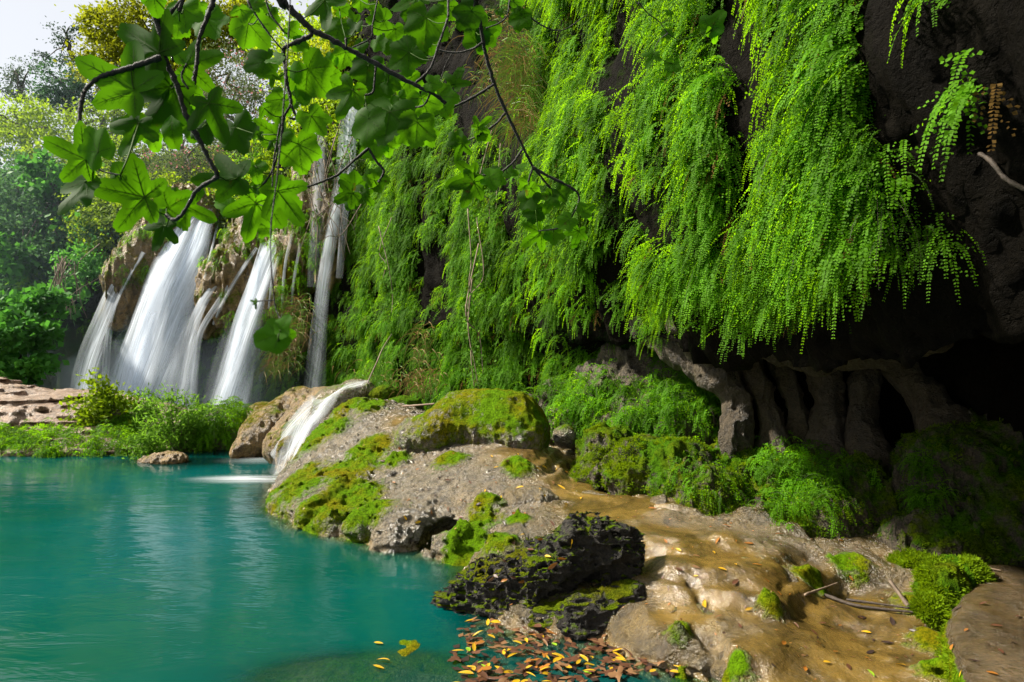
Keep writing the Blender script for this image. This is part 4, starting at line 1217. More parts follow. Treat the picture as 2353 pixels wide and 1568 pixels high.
waterfall('thin veil of water on the right side of the wide waterfall', [
    [(478, 495, 18.5, .55, .8), (460, 560, 18.2, .8, .9), (430, 640, 18.0, 1.0, .8), (415, 720, 18.0, 1.2, .5), (408, 800, 18, 1.4, .35), (400, 940, 18, 1.6, .25)],
    [(468, 500, 18.4, .22, .7), (440, 600, 18.1, .3, .8), (420, 700, 18.0, .3, .4), (405, 850, 18, .3, .2)]], 2)
waterfall('leftmost waterfall, blue in the shade, sliding off the lobe edge', [
    [(345, 560, 19.2, .5, .5), (295, 610, 18.9, .7, .8), (262, 665, 18.7, .7, .85), (235, 740, 18.6, .9, .75), (208, 830, 18.5, 1.2, .6), (190, 930, 18.4, 1.5, .45)],
    [(300, 640, 19.0, .2, .6), (268, 690, 18.8, .22, .7), (252, 760, 18.8, .25, .5), (240, 900, 18.8, .3, .25)]], 3)
waterfall('pair of narrow streams down the left edge of the tan lobe', [
    [(560, 560, 17.7, .35, .7), (510, 630, 17.4, .34, 1.0), (465, 700, 17.2, .36, 1.0), (445, 760, 17.2, .5, .7), (432, 830, 17.2, .7, .45), (420, 940, 17.2, 1.0, .3)],
    [(540, 640, 17.25, .18, .8), (500, 700, 17.1, .2, .9), (462, 765, 17.1, .2, .7), (448, 850, 17.1, .3, .4), (442, 940, 17.1, .4, .2)]], 4)
waterfall('right waterfall pouring off the tan lobe in a straight white band', [
    [(655, 520, 17.3, .7, .8), (620, 590, 17.0, .75, 1.3), (590, 670, 16.8, .8, 1.2), (565, 750, 16.7, .95, .9), (540, 850, 16.7, 1.2, .7), (520, 955, 16.6, 1.6, .55)],
    [(610, 560, 17.2, .35, .5), (580, 660, 16.8, .4, .7), (548, 760, 16.7, .5, .6), (530, 900, 16.7, .7, .4), (522, 955, 16.7, .8, .3)],
    [(630, 560, 17.2, .9, .12), (575, 720, 17.0, 1.5, .25), (540, 860, 16.9, 2.0, .22), (525, 960, 16.9, 2.4, .2)]], 5)
waterfall('tall thin waterfall falling from high between hanging roots', [
    [(812, 200, 16.3, .4, .5), (800, 290, 16.1, .5, .65), (785, 400, 16.0, .42, .45), (765, 520, 15.9, .42, .55), (748, 620, 15.8, .42, .45), (735, 740, 15.7, .5, .3), (722, 900, 15.6, .7, .2)],
    [(738, 280, 16.3, .45, .22), (732, 420, 16.2, .5, .32), (726, 540, 16.1, .45, .25), (720, 660, 16.1, .4, .08)],
    [(822, 250, 16.1, .2, .5), (808, 380, 15.9, .2, .5), (790, 520, 15.8, .2, .35), (780, 640, 15.7, .2, .15)]], 6)
# films of water trickling over the lobes
e = empty('water_film'); tag(e, 'thin white trickles running over the tufa lobes', 'trickle')
for i, pth in enumerate(([(330, 580, 19, .2, .6), (300, 630, 19, .16, .9), (270, 690, 19, .14, .8), (255, 740, 19, .12, .5)],
                         [(500, 520, 18.5, .2, .5), (485, 580, 18.5, .16, .8), (470, 640, 18.5, .14, .5)],
                         [(590, 570, 17.5, .14, .6), (550, 630, 17.4, .16, .9), (515, 690, 17.2, .14, .9), (490, 745, 17.2, .12, .6)],
                         [(615, 600, 17.5, .14, .5), (600, 650, 17.4, .12, .8), (590, 700, 17.2, .12, .6), (585, 740, 17.2, .1, .4)],
                         [(670, 540, 17.5, .12, .5), (655, 610, 17.4, .10, .8), (650, 680, 17.2, .09, .7), (648, 740, 17.2, .08, .4)],
                         [(640, 590, 17.5, .12, .6), (625, 650, 17.4, .10, .8), (618, 710, 17.2, .09, .5)],
                         [(690, 560, 17.2, .10, .5), (676, 640, 17.2, .08, .7), (670, 700, 17.2, .08, .4)])):
    stream(e, on_rock(['lobe1', 'lobe2', 'lobe3'], pth, .06), M['cascade'], thick=0.02, nv=26, seed=31 + i, name='trickle')
# the small cascade over the rocks into the pool
LOBES = ['lobe1', 'lobe2', 'lobe3']
e = empty('cascade'); tag(e, 'small silky cascade sliding over rocks into the pool', 'cascade')
for i, pth in enumerate(([(838, 884, 11.65, .3, .5), (795, 893, 11.35, .5, .4), (748, 920, 10.95, .85, .36), (708, 965, 10.6, 1.1, .32), (680, 1015, 10.4, 1.05, .32), (662, 1055, 10.3, .9, .34), (650, 1078, 10.25, .9, .3)],
                         [(800, 890, 11.35, .2, .4), (757, 915, 10.95, .2, .6), (722, 960, 10.6, .26, .6), (697, 1010, 10.4, .24, .6), (676, 1055, 10.3, .2, .6)],
                         [(780, 900, 11.2, .3, .35), (735, 945, 10.9, .45, .6), (700, 985, 10.9, .5, .6), (670, 1030, 10.9, .5, .55), (650, 1058, 10.8, .5, .3)],
                         [(720, 930, 12.2, .4, .35), (690, 960, 11.7, .5, .5), (655, 1000, 11.4, .5, .45), (625, 1045, 11.2, .5, .3)])):
    stream(e, on_rock(['head', 'tan', 'lip', 'shore'], pth, .05), M['cascade'], facing=(-0.7, -0.6, 0.5), thick=0.022, seed=11 + i, name='stream')
# foam where it lands
def foam(label, c, rx, ry, dens=1.6, seed=0):
    n, m = 48, 16
    V, D, UV = [], [], []
    for i in range(m):
        r = i / (m - 1)
        for j in range(n):
            a = 2 * math.pi * j / n
            x, y = rx * r * math.cos(a), ry * r * math.sin(a)
            V.append((c[0] + x, c[1] + y, 0.006 + 0.025 * (1 - r) ** 2)); D.append(dens * max(0, 1 - r) ** 2.0); UV.append((y * 1.2 + seed, x * 0.8))
    Q = [(i * n + j, i * n + (j + 1) % n, (i + 1) * n + (j + 1) % n, (i + 1) * n + j) for i in range(m - 1) for j in range(n)]
    o = obj('foam', mesh_from('foam', np.array(V), np.array(Q, dtype=np.int32), M['cascade'], attrs={'dens': D}, uv=np.array(UV)))
    tag(o, label, 'foam', kind='thing')
foam('bright white foam streak where the small cascade strikes the pool', Gp(560, 1102, 0), 1.05, 0.40, 1.5)
foam('faint foam at the foot of the tan cascade rock', Gp(600, 1058, 0), 0.9, 0.5, 0.5, 3)
# spray at the foot of the falls, and one wide volume of haze
def mist(label, c, r, dens):
    n, m = 24, 12
    V = [(c[0] + r[0] * math.sin(math.pi * i / m) * math.cos(2 * math.pi * j / n), c[1] + r[1] * math.sin(math.pi * i / m) * math.sin(2 * math.pi * j / n), c[2] + r[2] * math.cos(math.pi * i / m)) for i in range(m + 1) for j in range(n)]
    Q = [(i * n + j, (i + 1) * n + j, (i + 1) * n + (j + 1) % n, i * n + (j + 1) % n) for i in range(m) for j in range(n)]
    t = NT('spray')
    v = t.n('ShaderNodeVolumePrincipled'); v.inputs['Color'].default_value = (0.66, 0.82, 1.0, 1); v.inputs['Density'].default_value = dens; v.inputs['Anisotropy'].default_value = 0.2
    t.l(v.outputs[0], t.out.inputs['Volume'])
    o = obj('mist', mesh_from('mist', np.array(V), np.array(Q, dtype=np.int32), t.m))
    tag(o, label, 'mist', kind='stuff')
mist('pale blue spray hanging around the left falls', Wp(320, 880, 18.2), (2.2, 1.3, 1.2), 0.06)
mist('drifting blue haze between the falls and the left hillside', np.array((-13.5, 21.0, 4.0)), (9.0, 5.5, 6.5), 0.0032)  # background haze added as a local volume, far wider than the spray
mist('thin spray at foot of the right fall', Wp(560, 880, 16.9), (2.0, 1.0, 1.2), 0.03)
# ================================================================== TREES AND SHRUBS
def foliage(bag, c, r, n, ls, rs, shell=0.55, droop=0.0, asp=0.55, clump=0.22, nclump=None, m=0):
    """leaf faces in clumps spread through an ellipsoid"""
    c = np.asarray(c, float); r = np.asarray(r, float)
    nclump = nclump or max(8, n // 45)
    for q in range(nclump):
        d = rs.normal(size=3); d /= np.linalg.norm(d)
        rad = (shell + (1 - shell) * rs.random()) * (0.85 + 0.3 * rs.random())
        cc = c + d * r * rad
        cr = clump * r.mean() * (0.6 + 0.8 * rs.random())
        k = n // nclump
        P = cc + rs.normal(size=(k, 3)) * cr * np.array([1, 1, .6])
        D = rs.normal(size=(k, 3)) + d * 0.7 + np.array([0, 0, -droop])
        Nn_ = rs.normal(size=(k, 3)) * 0.6 + d * 0.5 + np.array([0, -0.3, 0.8])
        S = ls * (0.6 + 0.8 * rs.random(k))
        bag.leaves(P, D, Nn_, S, asp, m)
def trunk_of(base, top, r0, r1, crowns, rs, limbs=5):
    b = LeafBag()
    base = np.asarray(base, float); top = np.asarray(top, float)
    k = 7
    pts = [base + (top - base) * i / (k - 1) + (rs.normal(size=3) * 0.05 * np.linalg.norm(top - base) * (0 < i)) for i in range(k)]
    b.tube(pts, [r0 + (r1 - r0) * i / (k - 1) for i in range(k)], 0, 7)
    for j in range(limbs):
        c, r = crowns[j % len(crowns)]
        s = pts[rs.integers(2, k)]
        d = rs.normal(size=3); d /= np.linalg.norm(d)
        e = np.asarray(c) + d * np.asarray(r) * 0.8
        mid = (s + e) / 2 + np.array([0, 0, 0.12]) * np.linalg.norm(e - s)
        b.tube([s, mid, e], [r1 * 0.9, r1 * 0.55, r1 * 0.15], 0, 5)
    return b
TM = {
    'gold': leaf_material('leaf_gold', (0.20, 0.23, 0.010), (0.36, 0.40, 0.014), 0.45, 0.5, 0.6, 0.7, (0.15, 0.15, 0), .06),
    'lime': leaf_material('leaf_lime', (0.15, 0.24, 0.006), (0.28, 0.44, 0.010), 0.45, 0.5, 0.6, 0.7, spec=.06),
    'green': leaf_material('leaf_green', (0.06, 0.17, 0.012), (0.12, 0.32, 0.02), 0.45, 0.45, 0.6, 0.7, spec=.06),
    'dark': leaf_material('leaf_dark', (0.022, 0.085, 0.035), (0.04, 0.16, 0.05), 0.4, 0.45, 0.6, 0.7, spec=.06),
    'pine': leaf_material('leaf_pine', (0.045, 0.085, 0.055), (0.06, 0.12, 0.07), 0.35, 0.35, 0.7, 0.5, spec=.04),
    'figbush': leaf_material('leaf_fig_shrub', (0.040, 0.17, 0.020), (0.07, 0.30, 0.03), 0.4, 0.4, 0.5, 0.9, spec=.1),
    'willow': leaf_material('leaf_willow', (0.10, 0.22, 0.02), (0.18, 0.40, 0.03), 0.45, 0.35, 0.6, 1.5, spec=.06),
    'oleander': leaf_material('leaf_oleander', (0.09, 0.13, 0.055), (0.13, 0.20, 0.06), 0.4, 0.45, 0.6, 0.8, spec=.05),
    'pink': leaf_material('petal_pink', (0.50, 0.20, 0.21), (0.4, 0.16, 0.17), 0.35, 0.25, 0.7, 2.0, spec=.02),
}
M['trunk'] = plain_material('tree_bark', (0.05, 0.035, 0.025), (0.11, 0.085, 0.06), 6, 0.85, 0.6, 30)
M['palewood'] = plain_material('pale_root', (0.16, 0.11, 0.075), (0.26, 0.19, 0.13), 6, 0.8, 0.4, 40)
def tree(name, label, crowns, mat, n, ls, seed, base=None, r0=0.12, cat='tree', group=None, droop=0.0, asp=0.55, shell=0.5, clump=0.22, extra=None, limbs=6):
    rs = np.random.default_rng(seed)
    cw = [(Wp(a[0], a[1], a[2]), np.array(a[3])) for a in crowns]
    if base is None:
        c0, r_ = cw[0]
        base = np.array([c0[0] + 0.2, c0[1] + 0.3, c0[2] - r_[2] * 1.8])
    e = empty(name, tuple(base))
    tag(e, label, cat, group)
    bag = LeafBag()
    vol = np.array([np.prod(r) ** (2 / 3) for _, r in cw]); vol /= vol.sum()
    for (c, r), w in zip(cw, vol):
        foliage(bag, c - base, r, int(n * w), ls, rs, shell, droop, asp, clump)
    obj('crown', bag.mesh('crown', [TM[mat]]), e)
    tb = trunk_of(np.zeros(3), cw[0][0] - base + np.array([0, 0, cw[0][1][2] * 0.3]), r0, r0 * 0.4, [(c - base, r) for c, r in cw], rs, limbs)
    obj('trunk', tb.mesh('trunk', [M['trunk']], True), e)
    if extra:
        em, k, s = extra
        fb = LeafBag()
        for (c, r), w in zip(cw, vol):
            foliage(fb, c - base, r * 1.04, int(k * w), s, rs, 0.9, 0, 0.9, 0.12, nclump=max(4, int(k * w / 5)))
        obj('blossom', fb.mesh('blossom', [TM[em]]), e)
    return e
BT = 'trees on the hillside above the falls'
tree('pine_tree', 'airy blue-grey pine against the pale sky at far left', [(40, 175, 38, (1.1, 1, .7)), (20, 215, 38, (.9, 1, .5)), (75, 150, 38, (.6, .6, .4)), (60, 225, 38, (.9, .8, .3))], 'pine', 1700, .13, 501, r0=.2, group=BT, clump=.28, shell=.2)
tree('pine_tree', 'small wispy pine rising beside the golden tree', [(150, 85, 36, (.9, .8, .55)), (165, 140, 36, (.7, .8, .4)), (112, 135, 36, (.7, .7, .35)), (180, 60, 36, (.5, .5, .4))], 'pine', 1500, .12, 502, r0=.14, group=BT, clump=.25, shell=.2)
tree('evergreen_tree', 'dense dark evergreen under the wispy pines', [(145, 195, 34, (1.25, 1.1, 1.05)), (120, 225, 34, (.8, .8, .6)), (190, 225, 34, (.9, .8, .8))], 'dark', 5200, .14, 503, r0=.22, group=BT)
tree('golden_tree', 'tall golden-yellow tree at the top of the hillside', [(330, 80, 29, (2.0, 1.6, 1.6)), (250, 150, 28.5, (1.3, 1.3, 1.0)), (460, 60, 29, (1.7, 1.5, 1.2)), (230, 60, 29, (.8, .8, .8)), (400, 180, 28, (1.9, 1.4, 1.0)), (560, 60, 29, (1.2, 1.2, 1.2))], 'gold', 24000, .17, 504, r0=.3, group=BT)
tree('lime_tree', 'yellow-green bushy tree at the left edge', [(40, 270, 27, (1.3, 1.1, .8)), (110, 290, 26.5, (1.2, 1, .8)), (20, 340, 26, (1.1, 1, .8)), (120, 350, 25.5, (1.1, 1, .7)), (-60, 300, 27, (1.6, 1.2, 1.2))], 'lime', 9500, .13, 505, r0=.2, group=BT)
tree('green_tree', 'mid green tree behind the upper left fig leaves', [(230, 300, 25, (1.4, 1.1, 1.0)), (320, 260, 25.5, (1.4, 1.1, 1.0)), (300, 360, 24, (1.3, 1, .8)), (180, 390, 24.5, (1.1, 1, .8))], 'lime', 9000, .13, 506, r0=.2, group=BT)
tree('evergreen_tree', 'blue-green shaded tree filling the left middle edge', [(50, 430, 23.5, (1.5, 1.2, 1.0)), (130, 480, 23, (1.3, 1.1, 1.1)), (40, 540, 22.5, (1.4, 1.1, 1.0)), (140, 570, 22.3, (1.0, 1, .8)), (-60, 480, 23.5, (1.6, 1.2, 1.5))], 'dark', 13000, .13, 507, r0=.2, group=BT)
tree('broadleaf_shrub', 'grey-green large-leaved shrub hanging over the dark bank', [(120, 420, 22.3, (.8, .7, .45)), (100, 380, 22.5, (.7, .6, .35)), (30, 590, 21.8, (.8, .7, .6))], 'figbush', 1900, .20, 508, r0=.08, cat='shrub', asp=.7)
tree('vine_tree', 'bright green vine-draped tree left of the wide waterfall', [(260, 450, 21.8, (1.0, .9, .9)), (300, 500, 21.4, (.9, .8, .8)), (230, 530, 21.5, (.8, .8, .9)), (210, 470, 21.8, (.7, .7, .8)), (260, 570, 21.2, (.7, .6, .5))], 'lime', 9000, .11, 509, r0=.14, group=BT, droop=1.0)
tree('oleander_bush', 'oleander bush with tiny pink blossom above the falls', [(520, 180, 23.5, (1.5, 1.2, 1.1)), (560, 260, 22.5, (1.3, 1.1, .9)), (480, 260, 23, (1.2, 1.1, .9)), (610, 200, 22.5, (.9, .9, 1.1))], 'oleander', 9500, .12, 510, r0=.1, cat='bush', asp=.28, extra=('pink', 700, .07))
tree('oleander_bush', 'lower oleander bush with pink blossom between the fig leaves', [(420, 340, 22, (1.2, 1, .8)), (490, 390, 21, (1.3, 1.1, .9)), (400, 420, 21, (1.0, .9, .7)), (560, 340, 21, (1.1, .9, .8))], 'oleander', 8500, .11, 511, r0=.1, cat='bush', asp=.3, extra=('pink', 600, .065))
tree('green_shrub', 'bright green shrub at the lip of the wide waterfall', [(400, 455, 20.5, (.9, .8, .6)), (340, 440, 20.8, (.9, .8, .6)), (480, 455, 20, (.8, .7, .5))], 'lime', 5600, .10, 512, r0=.07, cat='shrub')
tree('green_shrub', 'leafy green shrub above the right waterfall', [(590, 420, 19.5, (1.0, .8, .8)), (640, 360, 19.3, (.8, .7, .8)), (560, 480, 19.2, (.9, .7, .5)), (650, 450, 18.8, (.8, .6, .6))], 'green', 6000, .10, 513, r0=.07, cat='shrub')
tree('green_shrub', 'sunlit yellow-green shrub beside the top of tall fall', [(690, 180, 19, (1.0, .9, 1.0)), (720, 100, 19.5, (1.1, 1, .9)), (660, 100, 20, (1.0, 1, 1.0))], 'lime', 6500, .10, 514, r0=.08, cat='shrub')
tree('fig_shrub', 'glossy green fig shrub with big leaves at left edge', [(60, 720, 17.5, (.75, .6, .6)), (20, 790, 17, (.8, .6, .7)), (90, 780, 17.2, (.6, .5, .6)), (40, 850, 16.8, (.7, .5, .35)), (110, 690, 17.8, (.5, .5, .4)), (-60, 760, 17.5, (.9, .6, .9))], 'figbush', 5200, .17, 515, r0=.09, cat='shrub', asp=.75, base=Wp(40, 905, 17.2), clump=.2)
tree('green_shrub', 'shaded green shrub under the vine tree', [(185, 600, 20.5, (.7, .6, .5)), (230, 620, 20.3, (.5, .5, .4))], 'figbush', 1700, .11, 516, r0=.05, cat='shrub')

# undergrowth that covers the hillside
def bush_clump(seed, mat, ls, asp):
    rs = np.random.default_rng(seed); b = LeafBag()
    foliage(b, (0, 0, .25), (.6, .6, .45), 420, ls, rs, 0.4, .4, asp, .3, 14)
    return b.mesh('bush_clump', [TM[mat]])
BUSH = [bush_clump(701, 'lime', .10, .5), bush_clump(702, 'green', .10, .5), bush_clump(703, 'dark', .10, .5), bush_clump(704, 'lime', .08, .6), bush_clump(705, 'oleander', .10, .3), bush_clump(706, 'figbush', .14, .7), bush_clump(707, 'gold', .1, .5)]
def hill_w(C, N):
    px, py = project(C)
    top = (px > -500) * (px < 900) * (C[:, 1] > 16) * (C[:, 2] > 4.4) * (C[:, 1] < 48)
    return top * (18.0 / np.maximum(C[:, 1], 1)) ** 2 * (N[:, 2] > 0.05) + 0.5 * (px < 190) * (px > -600) * (C[:, 2] > 2.8) * (C[:, 1] < 40) * (C[:, 1] > 16)
P_, N_ = scatter(CLIFF_V, CLIFF_Q, 1500, hill_w, rng)
px_, py_ = project(P_)
bi = []
for q in range(len(P_)):
    n_ = vnoise((P_[q] * 0.35)[None], 5)[0] + rng.normal(0, .3)
    if py_[q] > 420 and px_[q] < 260: bi.append(rng.choice([2, 2, 5, 1]))
    elif py_[q] < 200 and px_[q] > 180: bi.append(rng.choice([6, 0, 3, 0]))
    else: bi.append([1, 4, 0, 3, 0][int(np.clip((n_ + 1) * 2.5, 0, 4))])
gn_scatter('hillside_growth', P_, np.column_stack([rng.normal(0, .2, len(P_)), rng.normal(0, .2, len(P_)), rng.uniform(0, 6.28, len(P_))]), rng.uniform(.7, 1.5, len(P_)) * np.clip(P_[:, 1] / 20, 1, 1.6), bi, BUSH, 'tangled green undergrowth covering the hillside above the falls', 'undergrowth')

# saplings on the far bank
def sapling(name, label, base, stems, mat, ls, asp, seed, leaves=26, droop=.3, spread=.07):
    rs = np.random.default_rng(seed)
    b = np.asarray(base, float)
    e = empty(name, tuple(b)); tag(e, label, 'shrub')
    st, fb = LeafBag(), LeafBag()
    for (tx, ty, tz, r) in stems:
        tip = np.array([tx, ty, tz])
        mid = tip * 0.5 + rs.normal(size=3) * 0.06
        pts = catmull([np.zeros(3), mid, tip], 9)
        st.tube(pts, [r * (1 - .75 * i / 8) for i in range(9)], 0, 5)
        for i in range(3, 9):
            for q in range(leaves // 6):
                p = pts[i] + rs.normal(size=3) * spread
                d = (pts[i] - pts[i - 1]) * 6 + rs.normal(size=3) * .8 + np.array([0, 0, -droop])
                s = ls * rs.uniform(.6, 1.2)
                fb.leaf(p, d, rs.normal(size=3) + np.array([0, -.4, .7]), s, s * asp)
    obj('stem', st.mesh('stem', [M['wood']], True), e)
    obj('foliage', fb.mesh('foliage', [TM[mat]]), e)
rs = np.random.default_rng(61)
sapling('yellow_sapling', 'yellow-green feathery sapling on the far bank, leaning left', Wp(285, 965, 13), [(-.55, 0, .82, .014), (-.35, -.1, .62, .012), (-.75, 0, .40, .012), (-.9, .1, .22, .01), (-.2, 0, .5, .01), (.12, 0, .42, .008), (-.6, -.2, .1, .01), (-.45, 0, .35, .01), (-.8, -.1, .05, .01), (-.65, 0, .72, .01), (-.95, 0, .35, .01)], 'lime', .12, .5, 62, 130, spread=.10)
sapling('willow_sapling', 'slim upright green sapling between the two larger bushes', Wp(335, 985, 12.8), [(-.08, 0, .62, .01), (.1, 0, .50, .01), (0, 0, .68, .01), (-.15, 0, .38, .008), (.15, 0, .3, .008)], 'willow', .11, .3, 63, 130, spread=.07)
sapling('willow_sapling', 'bushy upright willow sapling at the water edge', Wp(410, 1040, 12.2), [(a, rs.uniform(-.2, .2), b_, .011) for a, b_ in ((-.45, .95), (-.3, 1.05), (-.15, 1.0), (0, .95), (.12, 1.0), (.25, .92), (.35, .75), (.42, .5), (-.55, .6), (-.35, .45), (-.1, .6), (.1, .5), (-.5, .25), (.25, .3), (0, .25), (-.25, .75), (.2, .65))], 'willow', .12, .26, 64, 130, spread=.085)
sapling('willow_sapling', 'small drooping green plant beside the rock islet', Wp(350, 1055, 11.6), [(-.25, 0, .35, .006), (-.1, 0, .45, .006), (.05, 0, .38, .006), (-.3, 0, .15, .006), (.1, 0, .2, .006), (-.15, 0, .25, .006)], 'willow', .10, .3, 65, 110, spread=.08)
# ================================================================== FIG BRANCHES IN THE FOREGROUND
def fig_leaf_mesh(lobes, base, wid, seed, cup=0.10, fold=0.16, ser=0.028):
    """star-shaped leaf about its stalk; tip at x = 1; rings give it a soft fold and droop"""
    r = np.random.default_rng(seed)
    n = 96
    th = np.linspace(-math.pi, math.pi, n, endpoint=False)
    R = np.full(n, base)
    for a, A, w in lobes:
        d = np.abs((th - a + math.pi) % (2 * math.pi) - math.pi)
        R = np.maximum(R, base + (A - base) * np.exp(-(d / (wid * w)) ** 2.6))
    k = np.ones(5) / 5
    R = np.convolve(np.concatenate([R[-2:], R, R[:2]]), k, 'valid')
    notch = np.exp(-((math.pi - np.abs(th)) / 0.35) ** 2)
    R = R * (1 - 0.72 * notch)
    R *= 1 + ser * np.sin(th * 31 + r.uniform(0, 6)) + 0.03 * np.sin(th * 5 + r.uniform(0, 6)) + 0.6 * ser * r.normal(size=n)
    V = [(0, 0, 0)]; 
    rings = (0.3, 0.62, 0.85, 1.0)
    c1, c2 = r.uniform(-1, 1), r.uniform(-1, 1)
    def zf(x, y):
        return -cup * (x * x) + fold * abs(y) * 0.6 - 0.22 * y * y * (1 + .4 * c1) + 0.035 * np.sin(6 * x + 4 * y + 3 * c2)
    for q in rings:
        for i in range(n):
            x, y = R[i] * q * math.cos(th[i]), R[i] * q * math.sin(th[i])
            V.append((x, y, zf(x, y)))
    Fc = [(0, 1 + i, 1 + (i + 1) % n) for i in range(n)]
    for k_ in range(len(rings) - 1):
        a, b = 1 + k_ * n, 1 + (k_ + 1) * n
        Fc += [(a + i, b + i, b + (i + 1) % n, a + (i + 1) % n) for i in range(n)]
    mi = [0] * len(Fc)
    # veins: thin raised ribs on both faces
    def rib(p0, p1, w0, w1):
        d = np.array(p1) - np.array(p0); L = np.linalg.norm(d); d /= L
        q = np.array([-d[1], d[0]])
        for sgn in (0.006, -0.006):
            b = len(V)
            for k_ in range(5):
                t = k_ / 4; p = np.array(p0) + d * L * t; w = w0 + (w1 - w0) * t
                for s_ in (-1, 1):
                    e = p + q * w * s_
                    V.append((e[0], e[1], zf(*e) + sgn))
            for k_ in range(4):
                Fc.append((b + 2 * k_, b + 2 * k_ + 1, b + 2 * k_ + 3, b + 2 * k_ + 2)); mi.append(1)
    for a, A, w in lobes:
        tip = (A * .88 * math.cos(a), A * .88 * math.sin(a))
        rib((0, 0), tip, 0.010, 0.003)
        for t in (0.35, 0.55, 0.72):
            for sg in (-1, 1):
                p0 = (tip[0] * t, tip[1] * t); l = A * 0.22 * (1.2 - t)
                aa = a + sg * 0.75
                rib(p0, (p0[0] + l * math.cos(aa), p0[1] + l * math.sin(aa)), 0.004, 0.0015)
    me = mesh_from('fig_leaf', np.array(V), Fc, [M['fig'], M['figvein']])
    me.polygons.foreach_set('material_index', np.array(mi, dtype=np.int32))
    return me
rad = math.radians
FIG = {
    'D': [fig_leaf_mesh([(0, 1.0, 1.0), (rad(62), .82, .95), (rad(-62), .80, .95), (rad(122), .50, .9), (rad(-122), .48, .9)], .30, .36, 1),
          fig_leaf_mesh([(0, 1.0, .9), (rad(50), .70, .9), (rad(-55), .86, .95), (rad(118), .42, 1), (rad(-120), .5, 1)], .33, .36, 8, -.12, -.1),
          fig_leaf_mesh([(0, 1.0, 1.05), (rad(58), .74, 1), (rad(-66), .80, 1), (rad(125), .45, 1), (rad(-125), .45, 1)], .32, .38, 2, .16),
          fig_leaf_mesh([(0, 1.0, 1.0), (rad(70), .72, 1.05), (rad(-60), .76, 1.0), (rad(130), .40, 1), (rad(-128), .42, 1)], .28, .36, 3, .05, .22)],
    'S': [fig_leaf_mesh([(0, 1.0, 1), (rad(52), .90, 1), (rad(-52), .88, 1), (rad(108), .70, 1), (rad(-108), .70, 1)], .58, .40, 4),
          fig_leaf_mesh([(0, 1.0, 1), (rad(55), .82, 1), (rad(-50), .86, 1), (rad(112), .62, 1), (rad(-112), .60, 1)], .54, .42, 5, .16, .1)],
    'O': [fig_leaf_mesh([(0, 1.0, 1.0), (rad(70), .72, 1.2), (rad(-64), .60, 1.4)], .46, .5, 9, .22, .2), fig_leaf_mesh([(0, 1.0, 1.2), (rad(60), .66, 1.4), (rad(-60), .64, 1.4)], .50, .55, 6)],
    'I': [fig_leaf_mesh([(0, 1.0, .8), (rad(68), .72, .8), (rad(-68), .72, .8)], .36, .42, 7, .05, .1)]}
K1 = 0.3664
def r1(x, y): return (x * K1, y * K1)
def r2(x, y): return (574.5 + x * K1, y * K1)

